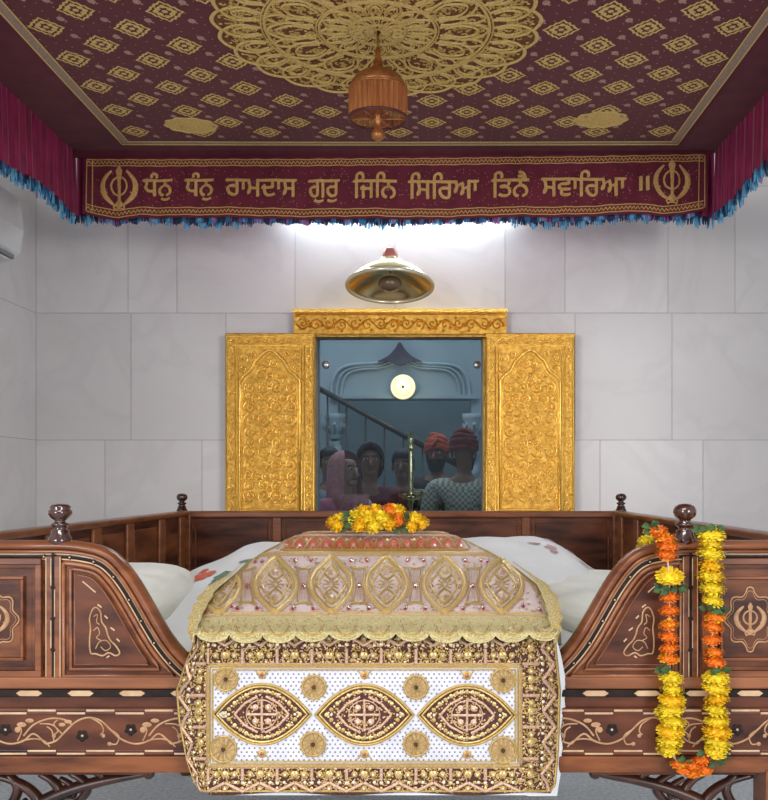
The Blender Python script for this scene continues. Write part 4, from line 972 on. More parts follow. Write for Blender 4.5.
# inner frame
for d, w_, mt_ in ((0, 2.4, thread), (2.2, 1.4, thread), (4.6, 1.6, thread), (-1.8, 1.0, thread_r)):
    r = [(208+d, 665+d), (520-d, 665+d), (520-d, 766-d), (208+d, 766-d)]; pp = []
    for q in range(4): pp += seg(r[q], r[(q+1) % 4], 24)[:-1]
    L_(pp, w_, mt_, .003, True)
# field of studs
ves = [(262, 714), (364.5, 714.5), (467, 715)]; circ = [(314, 687, 12), (416, 687, 12), (313, 744, 12.5), (416, 744, 12.5), (226, 679, 12), (223.5, 749, 13.5), (503, 680, 12), (503, 750, 13.5)]
def in_ves(x, y, m_=1.08):
    for cx, cy in ves:
        if abs(x-cx) < 50*m_ and abs(y-cy) < 30.5*m_*(1-(abs(x-cx)/(50*m_))**1.75): return True
    return False
j = 0; y = 670.0
while y < 763:
    x = 213+(2.6 if j % 2 else 0)
    while x < 516:
        if not in_ves(x, y) and all(math.hypot(x-a, y-b) > r for a, b, r in circ): D_(x, y, 1.05, stud, .0012, 5)
        x += 5.2
    y += 3.9; j += 1
for cx, cy in ves:
    hw, hh = 49, 30
    top = [(-hw, 0), (-hw*.72, -hh*.48), (-hw*.42, -hh*.82), (-hw*.15, -hh*.98), (hw*.15, -hh*.98), (hw*.42, -hh*.82), (hw*.72, -hh*.48), (hw, 0)]
    lens = lambda k: cr([(cx+x*k, cy+y*k) for x, y in top], 4)+cr([(cx-x*k, cy-y*k) for x, y in top], 4)[1:-1]
    LO.fill(lens(1), cl_maroon, SL, UPF, base=.0015, c=(cx, cy))
    L_(lens(1.0), 2.6, thread, .005, True, .002); L_(lens(.92), 2.0, sequin, .004, True, .002)
    rnd = random.Random(int(cx))
    pts = lens(.77); 
    for q in range(0, len(pts), 2):
        D_(*pts[q], 2.3, thread if (q//2) % 2 else sequin, .004, 7, base=.002)
    for q in range(1, len(pts), 2): D_(*pts[q], 1.2, bead, .004, 6, base=.003)
    for q in range(300):
        a = rnd.random()*6.28; k = rnd.uniform(.2, .95); x, y = cx+hw*k*math.cos(a)*.8, cy+hh*k*math.sin(a)
        if in_ves(x, y, .85): D_(x, y, 1.0, thread_r if q % 3 == 0 else thread, .0015, 5, base=.002)
    dm = [(-27, 0), (-17, -11), (-4, -18), (4, -18), (17, -11), (27, 0), (17, 11), (4, 18), (-4, 18), (-17, 11)]
    for (a, b) in ((0, 1), (1, 2), (3, 4), (4, 5), (5, 6), (6, 7), (8, 9), (9, 0)): L_(seg((cx+dm[a][0], cy+dm[a][1]), (cx+dm[b][0], cy+dm[b][1]), 3), 2.5, thread_r, .0045, base=.003)
    L_(seg((cx-15, cy), (cx+15, cy), 4), 2.6, thread_r, .005, base=.003); L_(seg((cx, cy-16), (cx, cy+16), 4), 2.6, thread_r, .005, base=.003)
    L_([(cx+15.5*math.cos(a*PI/12), cy+14.5*math.sin(a*PI/12)) for a in range(24)], 1.2, thread_r, .003, True, .003)
    for ex in (-1, 1):
        for ey in (-1, 1): D_(cx+ex*6.5, cy+ey*7, 3.2, thread_r, .004, 8, base=.003); D_(cx+ex*6.5, cy+ey*7, 1.3, bead, .003, 6, base=.007)
    for ex in (-1, 1): D_(cx+ex*38, cy, 2.2, sequin, .004, 6, base=.003); D_(cx+ex*33, cy, 1.5, bead, .004, 6, base=.003)
    for ey in (-1, 1):
        a, b = cx, cy+ey*39.5; D_(a, b, 4.6, thread, .004, 8, base=.001); D_(a, b, 1.8, gem, .004, 7, base=.005); L_([(a-7, b+ey*5), (a, b-ey*4), (a+7, b+ey*5)], 1.1, thread, .002)
for x, y, r in circ:
    LO.fill([(x+r*math.cos(a*PI/12), y+r*math.sin(a*PI/12)) for a in range(24)], cl_gold, SL, UPF, base=.001)
    L_([(x+r*.95*math.cos(a*PI/12), y+r*.95*math.sin(a*PI/12)) for a in range(24)], 2.2, thread, .004, True, .002)
    for q in range(16): a = q*PI/8; D_(x+r*1.12*math.cos(a), y+r*1.12*math.sin(a), .9, thread, .002, 5)
    for q in range(12): a = q*PI/6; L_([(x+2.2*math.cos(a), y+2.2*math.sin(a)), (x+r*.5*math.cos(a+.1), y+r*.5*math.sin(a+.1)), (x+r*.86*math.cos(a), y+r*.86*math.sin(a))], 1.1, thread, .003, base=.002)
    D_(x, y, 2.3, cl_maroon, .004, 8, base=.005)
low = LO.build('embroidered_cloth'); tag(low, 'maroon and gold beaded cloth with white panel hanging down the bed front', 'cloth')
for (a_, b2, c_) in (((552, 630), None, 1),):
    pass
# white lining behind the hanging cloth
m = MB()
def lin(i, j):
    v = 636+158*j; u = 235+(lerp_tab([(636, 556), (655, 561), (685, 567), (700, 568), (712, 563.5), (740, 563), (770, 561), (794, 557)], v)-235)*i; d = max(0, abs(u-368)-140)/45
    return P(u, v+(2 if i > .9 else 1.2)*j, Ylo+.055*d*d+.020+.003*math.sin(v*.2)*(i > .9))
m.grid(lin, 80, 30, linen); tag(m.build('lining_cloth'), 'plain white lining cloth peeping out right of the hanging embroidered cloth', 'cloth')
# upper cloth: slope over the scripture
Lr = [(530, 312), (531.5, 302), (534, 293), (538, 284), (543, 275), (550, 261), (560, 246), (573, 232), (590, 212), (600, 206), (611, 200), (622, 196), (634, 193)]
Rr = [(530, 438), (531.5, 448), (534, 458), (538, 467), (543, 478), (552, 496), (565, 517), (582, 538), (592, 544), (600, 548), (611, 551), (622, 553), (634, 555)]
def YU(v): t = max(0, (634-v)/102); return Ylo-.012+.9*t**1.22
def SU(u, v):
    l, r = lerp_tab(Lr, v), lerp_tab(Rr, v)
    if v > 634: return P(u, v, Ylo-.022)
    Y = YU(v); c_ = (l+r)/2; hw = (r-l)/2; d = max(0, (abs(u-c_)/hw)-.80)/.2
    # the ridge rounds over towards the sides
    return P(u, v, Y)+Vector((0, 0, -.010*d*d))
UPU = Vector((0, -.45, .89))
UPc = MB()
def upm(i, j):
    v = 531+103*j; l, r = lerp_tab(Lr, v), lerp_tab(Rr, v); u = l+(r-l)*i
    if v < 552 and abs(u-374) < lerp_tab([(531, 70), (540, 88), (552, 92)], v): return cl_red
    return cl_pink
UPc.grid(lambda i, j: SU(lerp_tab(Lr, 531+103*j)+(lerp_tab(Rr, 531+103*j)-lerp_tab(Lr, 531+103*j))*i, 531+103*j), 120, 80, None, matfn=upm)
# side falls and back fall
for s, tab in ((0, Lr), (1, Rr)):
    def fall(i, j):
        v = 531+103*i; p = SU(lerp_tab(tab, v), v); g = -1 if s == 0 else 1; zb = .90
        q_ = min(1, (1-i)*2.5); return (p.x+g*q_*(.030*math.sin(j*PI/2)+.010*j*math.sin(i*30)), p.y+.03*j*(1-q_), p.z+(zb-p.z)*(1-math.cos(j*PI/2))*(.25+.75*q_))
    UPc.grid(fall, 60, 10, thread_p, flip=(s == 1))
UPc.grid(lambda i, j: (SU(305+(445-305)*i, 531).x+(.08*(i-.5))*j, YU(531)+.10*math.sin(j*PI/2), SU(300, 531).z+(.92-SU(300, 531).z)*(1-math.cos(j*PI/2))), 30, 10, cl_red, flip=True)
def inU(x, y):
    return 531.5 < y < 634 and lerp_tab(Lr, y)+1 < x < lerp_tab(Rr, y)-1
U_ = lambda pts, w_, mt_=thread_b, h=.003, cl=False, base=.0015: UPc.rib(pts, w_, h, mt_, SU, UPU, closed=cl, base=base, inside=inU)
UD = lambda x, y, r, mt_=thread_b, h=.004, n=8, ry=None, base=.0015: UPc.disc((x, y), r, mt_, SU, UPU, h=h, n=n, ry=ry, base=base, inside=inU)
rnd = random.Random(21)
for v, w_ in ((552.5, 2.0), (555.5, 1.0), (616.5, 2.4), (613.5, 1.0)): U_([(192+q*3, v) for q in range(122)], w_)
def curveu(tab, d, v0, v1): return [(lerp_tab(tab, v)+d, v) for v in [v0+(v1-v0)*q/30 for q in range(31)]]
U_(curveu(Lr, 3, 534, 616), 3.2, thread); U_(curveu(Rr, -3, 534, 616), 3.2, thread)
U_(curveu(Lr, 7, 556, 616), 1.2, thread); U_(curveu(Rr, -7, 556, 616), 1.2, thread)
ovs = [219, 275.5, 331.5, 386.5, 444.5, 501.5]
for n_, cx in enumerate(ovs):
    cy = 585; hw, hh = 20.5, 27.5
    ov = cr([(cx, cy-hh), (cx+hw*.45, cy-hh*.72), (cx+hw*.85, cy-hh*.38), (cx+hw, cy), (cx+hw*.85, cy+hh*.40), (cx+hw*.45, cy+hh*.74), (cx, cy+hh), (cx-hw*.45, cy+hh*.74), (cx-hw*.85, cy+hh*.40), (cx-hw, cy), (cx-hw*.85, cy-hh*.38), (cx-hw*.45, cy-hh*.72)], 3, True)
    if all(inU(*p) for p in ov): UPc.fill(ov, cl_pink, SU, UPU, base=.001)
    U_(ov, 4.2, thread_b, .009, True); U_([(cx+(x-cx)*1.13, cy+(y-cy)*1.10) for x, y in ov], 1.2, thread_r, .003, True)
    U_([(cx+(x-cx)*.84, cy+(y-cy)*.86) for x, y in ov], 1.3, sequin, .003, True)
    for s in (-1, 1):
        U_(cr([(cx-16*1, cy-s*2), (cx-9, cy+s*9), (cx, cy+s*19), (cx+9, cy+s*9), (cx+16, cy-s*2)], 4), 2.3, thread_b, .006)
        U_(cr([(cx-8, cy+s*12), (cx, cy+s*5), (cx+8, cy+s*12), (cx, cy+s*20)], 4), 1.8, thread, .005, True)
        UD(cx, cy+s*12.5, 4.2, sequin if (n_+s) % 2 else thread_r, .006, 6, ry=3.4); UD(cx, cy+s*12.5, 2.0, bead if (n_+s) % 3 == 0 else thread_r, .004, 6, base=.006)
        UD(cx+s*13, cy+2, 2.2, gem, .005, 8); UD(cx+s*13, cy-6, 1.6, thread_r, .004)
    for q in range(10): a = q*PI/5; U_([(cx+2*math.cos(a), cy+2*math.sin(a)), (cx+8*math.cos(a), cy+7*math.sin(a))], 1.2, thread)
    for q in range(45):
        a = rnd.random()*6.28; r_ = math.sqrt(rnd.random())*.85; UD(cx+hw*r_*math.cos(a), cy+hh*r_*math.sin(a)*.85, .8, thread if q % 3 else thread_r, .002, 5)
for n_ in range(5):
    cx = (ovs[n_]+ovs[n_+1])/2; cy = 586
    for s in (-1, 1):
        U_(cr([(cx+s*6, cy-17), (cx+s*5, cy-8), (cx+s*3.5, cy), (cx+s*5, cy+8), (cx+s*6, cy+17)], 3), 2.4, thread, .004)
        U_(cr([(cx-9, cy+s*19), (cx, cy+s*16.5), (cx+9, cy+s*19)], 3), 2.4, thread, .004)
        U_([(cx+s*1.6, cy-14), (cx+s*1.2, cy), (cx+s*1.6, cy+14)], .8, thread_r)
        UD(cx+s*8, 560.5, 2.1, gem, .005); UD(cx+s*8, 560.5, 3.0, thread_r, .001, 8, base=.001)
        UD(cx+s*10, 608.5, 2.3, gem, .005); UD(cx+s*10, 608.5, 3.2, thread_r, .001, 8, base=.001)
    UD(cx, cy, 2.9, gem, .006); UD(cx, cy, 3.8, thread, .001, 8, base=.001)
for x, y in ((236, 583), (232, 606), (523, 606), (519, 580), (205, 608), (540, 608), (487, 561), (262, 561)): UD(x, y, 2.2, gem, .005)
for q in range(800):
    x, y = rnd.uniform(196, 552), rnd.uniform(557, 613)
    if min(abs(x-c) for c in ovs) > 22+2 and min(abs(x-(ovs[i]+ovs[i+1])/2) for i in range(5)) < 7 and abs(y-586) < 15: continue
    a = rnd.random()*6.28; U_([(x-1.5*math.cos(a), y-1.2*math.sin(a)), (x, y), (x+1.5*math.cos(a+.7), y+1.2*math.sin(a+.7))], .9, thread if q % 3 else thread_r, .002)
# red band
for q in range(14):
    cx = 286+q*13.5; s = 1 if q % 2 else -1
    U_(cr([(cx-9, 549), (cx-4, 541), (cx, 538), (cx+4, 541), (cx+9, 549)], 3), 1.8, thread, .004); UD(cx, 545.5, 2.0, bead if s > 0 else sequin, .004); UD(cx+6.7, 540, 1.8, sequin if s > 0 else thread, .004)
    U_([(cx-4, 550), (cx, 546), (cx+4, 550)], 1.1, thread_r)
U_([(280+q*3, 550.2) for q in range(64)], 1.6, thread, .004); U_([(284+q*3, 535.5-.0*q) for q in range(60)], 2.6, thread_r, .004); U_([(284+q*3, 532.5) for q in range(60)], 2.2, thread, .004)
upc = UPc.build('embroidered_cover'); tag(upc, 'pale pink cover with gold oval embroidery sloping over the scripture', 'cloth')
# gold lace edging with scallops (part of the cover)
m = MB()
def lace_bot(u): 
    ph = ((u-196)/33.3) % 1; return 632+9.5*math.sqrt(max(0, 1-(2*ph-1)**2))+1.5*math.sin(u*.03)
def SLc(u, v):
    if v <= 628: return SU(u, v)+UPU*.004
    t = (v-628)/14; return P(u, v, YU(628)-.055*math.sin(min(1, t*2.2)*PI/2))+UPU*.004*max(0, 1-t*2)
def lace(i, j): u = 193+362*i; return SLc(u, 617.5+(lace_bot(u)-617.5)*j)
m.grid(lace, 240, 10, thread_p)
rnd = random.Random(31); UPL = (0, -.9, .35)
for q in range(11):
    c_ = 196+33.3*(q+.5)
    if c_ > 553: continue
    for r in (13, 9, 5): m.rib([(c_+r*1.05*math.cos(a*PI/10), 627+r*.85*math.sin(a*PI/10)) for a in range(0, 11)], 1.4, .003, thread_p if r != 9 else thread, SLc, UPL, base=.002)
    for a in range(9): m.disc((c_+11*math.cos(a*PI/8), 628+9*math.sin(a*PI/8)), .9, thread, SLc, UPL, h=.002, n=5, base=.002)
    m.disc((c_, 627), 2.4, sequin, SLc, UPL, h=.003, base=.002)
for q in range(900):
    u = rnd.uniform(196, 552); v = rnd.uniform(619, lace_bot(u)-1.5); m.disc((u, v), .75, (thread, sequin, thread_p)[q % 3], SLc, UPL, h=.002, n=5, base=.002)
lp = [(195+q*1.5, lace_bot(195+q*1.5)) for q in range(239)]; m.rib(lp, 1.3, .002, thread_p, SLc, UPL, base=.002)
m.build('lace_edging', upc)
for s, tab in ((0, Lr), (1, Rr)):
    m = MB(); g = -1 if s == 0 else 1
    def wd(v): return lerp_tab([(560, 0), (575, 3), (588, 9), (600, 12), (618, 11), (632, 8), (642, 4)], v)*(1+.13*math.sin(v*.55))
    def SLs(t, v):
        vv = min(v, 634); p = SU(lerp_tab(tab, vv), vv); q = P(lerp_tab(tab, vv)+g*wd(v)*t, v, max(YU(vv)-.02, Ylo-.02)); return q+Vector((0, -.004+.03*t*t, 0))
    m.grid(lambda i, j: SLs(-.35+1.35*i, 562+80*j), 10, 40, thread_p, flip=(s == 1))
    for q in range(260):
        t = rnd.uniform(-.2, .95); v = rnd.uniform(576, 639); p = SLs(t, v); m.sphere(p+Vector((0, -.001, 0)), .0017, thread if q % 2 else sequin, 5, 3)
    m.build('lace_side', upc)
# ------------------------------------------------------------------ marigolds
def blossom(mt_, seed, mt2=None):
    m = MB(); rnd = random.Random(seed); mt2 = mt2 or mt_
    m.sphere((0, 0, 0), (.70, .70, .42), mt_, 10, 6)
    n = 110; ga = PI*(3-math.sqrt(5))
    for q in range(n):
        zf = 1-2*(q+.5)/n; th = math.acos(zf); a = q*ga+rnd.uniform(-.2, .2)
        d = Vector((math.sin(th)*math.cos(a), math.sin(th)*math.sin(a), math.cos(th)))
        base = Vector((d.x*.66, d.y*.66, d.z*.40)); L = rnd.uniform(.26, .42)
        out = Vector((d.x, d.y, d.z*.55)).normalized(); side = out.cross(Vector((0, 0, 1)) if abs(out.z) < .9 else Vector((1, 0, 0))).normalized(); upv = side.cross(out)
        w_ = rnd.uniform(.12, .18); tip = base+out*L+upv*rnd.uniform(-.1, .1); mid = base+out*L*.6+upv*.05
        b = [base-side*w_*.5, base+side*w_*.5, mid+side*w_, tip+side*w_*.55+upv*.03, tip-out*.05, tip-side*w_*.55+upv*.03, mid-side*w_]
        m.add(b, [(0, 1, 2, 6), (6, 2, 3, 4), (6, 4, 5)], mt_ if rnd.random() < .7 else mt2, True)
    me_o = m.build('marigold_blossom', origin=(0, 0, 0)); return me_o
bl = {}
for key, a, b in (('y', marig_y, marig_d), ('d', marig_d, marig_y), ('o', marig_o, marig_d)):
    bl[key] = [blossom(a, s, a if s % 2 else b) for s in (1, 2, 3)]
for L in bl.values():
    for o in L: COL.objects.unlink(o)
def put(key, p, r, parent, q, sq=.62):
    src = bl[key][q % 3]; o = bpy.data.objects.new('marigold_blossom', src.data); COL.objects.link(o); o.parent = parent
    o.location = Vector(p)-ORG[parent.name]; o.scale = (r, r, r*sq/.5*.62); rn = random.Random(q*7+3)
    o.rotation_euler = (rn.uniform(-.25, .25), rn.uniform(-.25, .25), rn.uniform(0, 6)); return o
Yg = Yf-.052
gar = thing('marigold_garland', P(690, 777, Yg), 'yellow and orange marigold garland hanging around the right front finial', 'garland')
def leafm(pts, parent):
    for (p, d, s) in pts:
        m = MB(); p = Vector(p); d = Vector(d).normalized()*s; sd = Vector((d.z, 0.3*s, -d.x)).normalized()*s*.4
        m.add([p, p+d*.4+sd, p+d, p+d*.4-sd, p+d*.5+Vector((0, -.004, 0))], [(0, 1, 4), (1, 2, 4), (2, 3, 4), (3, 0, 4)], leaf_m); m.build('leaf', parent)
seq = [('o', 657, 531, 10.5), ('o', 665, 539, 12), ('o', 668, 546, 11.5), ('o', 667, 555, 11.5), ('y', 669.5, 576.5, 14.5),
       ('o', 669.5, 597.5, 10.5), ('o', 669.5, 611, 11), ('o', 669, 625, 10.5), ('o', 669, 637.5, 10.5), ('o', 669.5, 648, 10), ('o', 669, 659, 10.5),
       ('y', 671, 678, 12.5), ('y', 672, 690, 12), ('d', 672, 700, 13), ('y', 670, 710, 15), ('y', 672, 721, 14), ('d', 670, 731, 13.5), ('y', 670, 741, 13.5), ('y', 669, 750, 12.5),
       ('o', 679, 764, 9.5), ('o', 684, 769, 9.5), ('o', 693, 766, 11), ('o', 693, 772, 10), ('o', 702, 761, 10), ('o', 703, 769, 10),
       ('y', 716, 751, 11.5), ('y', 717, 742, 14.5), ('d', 717, 732, 14.5), ('y', 717, 721, 12), ('y', 716, 710, 12.5), ('d', 717, 699, 13), ('y', 716, 688, 13.5), ('y', 716, 678, 13),
       ('o', 715, 662, 10.5), ('o', 714, 653, 10.5), ('o', 712, 640, 9.5), ('o', 713, 627, 11), ('o', 715, 618, 11),
       ('y', 713, 601, 10.5), ('y', 712, 589, 13.5), ('y', 711, 577, 15), ('d', 711, 566, 13), ('y', 711, 554, 14), ('y', 711, 544, 12.5), ('y', 711, 535, 14)]
for q, (kx, u, v, r) in enumerate(seq):
    put(kx, P(u, v, Yg), r*Yg/F*1.06, gar, q)
# part draped over and behind the rail
for q, (kx, u, v, Y, r) in enumerate((('y', 651, 533, 2.15, 9), ('y', 646, 540, 2.19, 9), ('y', 643, 548, 2.22, 8), ('y', 712, 530, 2.12, 9), ('y', 712, 534, 2.18, 9))): put(kx, P(u, v, Y), r*Y/F, gar, 50+q)
mk = []
for (u, v) in ((650, 525), (652, 531), (661, 588), (668, 590), (678, 588), (700, 530), (706, 526), (716, 526), (707, 609), (714, 611), (720, 609), (662, 668), (669, 670), (722, 670), (710, 670), (716, 762), (720, 757), (686, 760), (705, 752)):
    for z in range(3): an = rnd.uniform(-.7, .7)+(PI if rnd.random() < .5 else 0); mk.append((P(u, v, Yg+.004*z-.008), (math.cos(an), -.3, math.sin(an)), .022))
leafm(mk, gar)
m = MB(); pth = [P(651, 533, 2.15)]+[P(u, v, Yg) for k_, u, v, r in seq]+[P(712, 530, 2.12)]; m.tube(pth, .0016, string_m, 5); m.build('string', gar)
hp = thing('marigold_string', P(378, 530, 2.80), 'short heap of yellow marigolds with an orange one on top of the cover', 'garland')
Yt = 2.80
for q, (kx, u, v, dY, r) in enumerate((('d', 334, 523, 0, 7.5), ('y', 340, 520, .01, 8), ('d', 338, 526, -.02, 7), ('y', 356, 519, 0, 10), ('d', 363, 513, .03, 9.5), ('y', 368, 521, -.02, 10.5), ('d', 375, 512, .03, 9), ('y', 382, 520, -.03, 10), ('y', 374, 526, -.05, 8.5), ('d', 360, 526, -.04, 8), ('o', 391, 511, .02, 8.5), ('d', 397, 512, .02, 8.5), ('d', 390, 524, -.03, 7.5), ('o', 398, 521, -.02, 7.5), ('y', 415, 519, 0, 8), ('d', 421, 523, 0, 7.5), ('d', 412, 526, -.02, 7))):
    p = P(u, v, Yt+dY); o = put(kx, p, r*(Yt)/F*1.22, hp, 80+q, .85)
mk = []
for (u, v) in ((347, 521), (346, 527), (405, 519), (405, 526), (400, 528), (350, 516)):
    for z in range(4): an = rnd.uniform(0, 6.28); mk.append((P(u, v, Yt-.02), (math.cos(an), -.4, math.sin(an)), .026))
leafm(mk, hp)
# ------------------------------------------------------------------ people beyond the glass
skin_m = mat('brown_skin', (.22, .10, .06), .55, col2=(.27, .13, .08), scale=12)
skin_l = mat('light_brown_skin', (.36, .20, .14), .55, col2=(.42, .24, .17), scale=12)
hair_m = mat('black_hair', (.008, .007, .007), .5, col2=(.02, .017, .015), scale=60)
eye_m = mat('eye_white', (.5, .48, .45), .3); iris_m = mat('iris', (.01, .006, .004), .2); lip_m = mat('lips', (.20, .06, .05), .5)
def skinmesh(verts, edges, name, mt_, root=0, sub=2):
    me = bpy.data.meshes.new(name); me.from_pydata([v[:3] for v in verts], edges, [])
    o = bpy.data.objects.new(name, me); COL.objects.link(o)
    md = o.modifiers.new('skin', 'SKIN'); md.use_smooth_shade = True; md.branch_smoothing = .3
    sv = me.skin_vertices[0].data
    for i, v in enumerate(verts): sv[i].radius = (v[3], v[4] if len(v) > 4 else v[3]); sv[i].use_root = (i == root)
    s2 = o.modifiers.new('sub', 'SUBSURF'); s2.levels = sub; s2.render_levels = sub
    bpy.context.view_layer.update(); dg = bpy.context.evaluated_depsgraph_get(); m2 = bpy.data.meshes.new_from_object(o.evaluated_get(dg))
    bpy.data.objects.remove(o); m2.materials.clear(); m2.materials.append(mt_)
    for p in m2.polygons: p.use_smooth = True
    q = bpy.data.objects.new(name, m2); COL.objects.link(q); return q
def person(u, v_top, Y, h, face, skin, label, shirt, lower, head, female=False, raise_hand=0, tilt=0):
    """u, v_top: top of the head seen at depth Y; face: heading in radians, 0 looks towards the glass (-Y)"""
    top = P(u, v_top, Y); z0 = -.10; hgt = top.z-z0; s = hgt/1.70
    root = thing('person', (top.x, Y, z0), label, 'person', 'people beyond the glass'); R = Matrix.Rotation(face, 4, 'Z')
    def att(o): o.parent = root; o.rotation_euler = (0, 0, face); o.scale = (s, s, s); ORG[o.name] = ORG[root.name]; return o
    sw = .175 if female else .20
    V = []; E = []
    def v(x, y, z, r, r2=None): V.append((x, y, z, r, r2 or r)); return len(V)-1
    pel = v(0, 0, .92, .13, .10); sp = v(0, 0, 1.06, .115, .09); ch = v(0, 0, 1.22, .14, .10); up = v(0, .005, 1.36, .12, .085); nk = v(0, .005, 1.44, .052); n2 = v(0, -.005, 1.50, .052); hd = v(0, -.012, 1.555, .068, .080); h2 = v(0, -.005, 1.62, .074, .088); h3 = v(0, .0, 1.665, .055, .066)
    E += [(pel, sp), (sp, ch), (ch, up), (up, nk), (nk, n2), (n2, hd), (hd, h2), (h2, h3)]
    AI = []; LI = []
    for g in (-1, 1):
        sh = v(g*sw, .01, 1.37, .055); 
        if raise_hand and g == raise_hand: el = v(g*(sw+.06), -.05, 1.12, .042); wr = v(g*(sw-.06), -.24, 1.20, .028); hdir = Vector((-g*.3, -.6, .35)).normalized()
        else: el = v(g*(sw+.05), .02, 1.10, .042); wr = v(g*(sw+.02), -.06, .87, .028); hdir = Vector((0, -.25, -1)).normalized()
        wp = Vector(V[wr][:3]); pm = wp+hdir*.06; pa = v(*pm, .034, .020)
        E += [(up, sh), (sh, el), (el, wr), (wr, pa)]; AI += [sh, el, wr]
        sd = Vector((0, 1, 0)) if not (raise_hand and g == raise_hand) else Vector((1, 0, 0)); sd = (sd-hdir*sd.dot(hdir)).normalized(); pn = hdir.cross(sd)
        for q, (o_, L) in enumerate(((-.028, .062), (-.010, .072), (.010, .068), (.026, .052))):
            b = pm+hdir*.035+sd*o_; a1 = v(*b, .0095); a2 = v(*(b+hdir*L*.5+pn*.006), .0085); a3 = v(*(b+hdir*L*.9+pn*.018), .007); E += [(pa, a1), (a1, a2), (a2, a3)]
        t1 = v(*(pm-sd*.036), .010); t2 = v(*(pm-sd*.05+hdir*.03), .009); E += [(pa, t1), (t1, t2)]
        hp_ = v(g*.085, 0, .88, .088); kn = v(g*.09, -.01, .50, .058); an = v(g*.09, .02, .09, .040); to = v(g*.095, -.11, .035, .034, .028); E += [(pel, hp_), (hp_, kn), (kn, an), (an, to)]; LI += [(hp_, kn, an)]
    b = att(skinmesh(V, E, 'body', skin, pel))
    # face
    def addp(mb, nm): 
        o = mb.build(nm, origin=(0, 0, 0)); o.location = (0, 0, 0); att(o); return o
    m = MB()
    m.tube([(0, -.088, 1.605), (0, -.106, 1.575), (0, -.112, 1.558), (0, -.094, 1.548)], [.008, .012, .015, .009], skin, 8)
    m.sphere((0, -.066, 1.515), (.035, .030, .026), skin, 10, 8)
    for g in (-1, 1): m2 = MB(); m2.sphere((g*.077, .012, 1.578), (.010, .018, .030), skin, 8, 6); addp(m2, 'ear')
    addp(m, 'nose')
    for g in (-1, 1):
        m = MB(); m.sphere((g*.030, -.082, 1.598), (.015, .010, .009), eye_m, 10, 6); m.sphere((g*.030, -.090, 1.598), (.007, .004, .007), iris_m, 8, 6)
        m.tube([(g*.014, -.094, 1.616), (g*.032, -.093, 1.621), (g*.050, -.080, 1.614)], .0045, hair_m, 6); addp(m, 'eye')
    m = MB(); m.tube([(-.024, -.088, 1.532), (-.008, -.096, 1.535), (.008, -.096, 1.535), (.024, -.088, 1.532)], [.004, .007, .007, .004], lip_m, 8); addp(m, 'mouth')
    # shirt
    V2 = []; E2 = []
    def w(x, y, z, r, r2=None): V2.append((x, y, z, r, r2 or r)); return len(V2)-1
    a = [w(0, 0, .74 if female else .80, .20, .15), w(0, 0, .95, .17, .13), w(0, 0, 1.08, .145, .115), w(0, 0, 1.22, .165, .125), w(0, .005, 1.36, .14, .10), w(0, .005, 1.425, .07, .065)]
    E2 += [(a[i], a[i+1]) for i in range(5)]
    for g in range(2):
        sh, el, wr = AI[g*3:g*3+3]; i1 = w(*V[sh][:3], .072); i2 = w(*V[el][:3], .060); mid = Vector(V[el][:3]).lerp(Vector(V[wr][:3]), .7); i3 = w(*mid, .046); E2 += [(a[4], i1), (i1, i2), (i2, i3)]
    o = att(skinmesh(V2, E2, 'shirt', shirt, 1)); 
    V3 = [(0, 0, .95, .15, .115)]; E3 = []
    for hp_, kn, an in LI:
        n = len(V3); V3 += [(*V[hp_][:3], .105, .105), (*V[kn][:3], .08, .08), (V[an][0], V[an][1], .10, .075, .075)]; E3 += [(0, n), (n, n+1), (n+1, n+2)]
    att(skinmesh(V3, E3, 'trousers', lower, 0))
    # head wear
    m = MB()
    if head == 'hair':
        m.grid(lambda i, j: (.084*math.sin(.02+j*1.75)*math.cos(i*2*PI), .006+.100*math.sin(.02+j*1.75)*math.sin(i*2*PI)*(1 if math.sin(i*2*PI) > 0 else .93), 1.618+.088*math.cos(j*1.75)-(.05*j*max(0, math.sin(i*2*PI)))+(.045*j*max(0, -math.sin(i*2*PI)))), 32, 12, hair_m); addp(m, 'hair')
    elif head == 'long_hair':
        m.grid(lambda i, j: (.088*math.sin(.02+j*1.9)*math.cos(i*2*PI)*(1+.1*j), .010+.104*math.sin(.02+j*1.9)*math.sin(i*2*PI)*(1 if math.sin(i*2*PI) > 0 else .90), 1.618+.092*math.cos(j*1.9)-(.10*j*j*max(0, math.sin(i*2*PI)+.35))+(.10*j*max(0, -math.sin(i*2*PI)-.2)*(1-.5*abs(math.cos(i*2*PI)))*(1.25 if True else 1))), 36, 14, hair_m)
        m.sphere((0, .105, 1.53), (.055, .045, .055), hair_m, 12, 8); addp(m, 'hair')
        m = MB(); m.sphere((0, -.098, 1.632), .005, print_r, 8, 6); addp(m, 'forehead_mark')
    elif head == 'scarf':
        def sf(i, j):
            a = (-.5+i)*2*2.35+PI/2; th = .02+j*2.0; r = 1+.22*max(0, j-.6); z = 1.605+.112*math.cos(min(th, 1.75))-(.30*max(0, (j-.62)/.38))
            return (.100*math.sin(min(th, 1.62))*math.cos(a)*r*(1+.06*math.sin(a*9+j*4)*j), .010+.118*math.sin(min(th, 1.62))*math.sin(a)*r, z+.008*math.sin(a*5)*j)
        m.grid(sf, 44, 22, lower if False else scarf_m); m.grid(lambda i, j: (lambda t: (t[0]*.96, t[1]*.96, t[2]-.004))(sf(i, j)), 44, 22, scarf_m, flip=True); addp(m, 'headscarf')
        m = MB(); m.grid(lambda i, j: (.15*(i-.5)*2*(1-.1*j), -.135+.30*(i-.5)**2*1.2-.02*math.sin(i*20), 1.44-.30*j-.05*math.sin(i*PI)*j), 30, 14, scarf_m); addp(m, 'shawl')
    else:
        tm = head
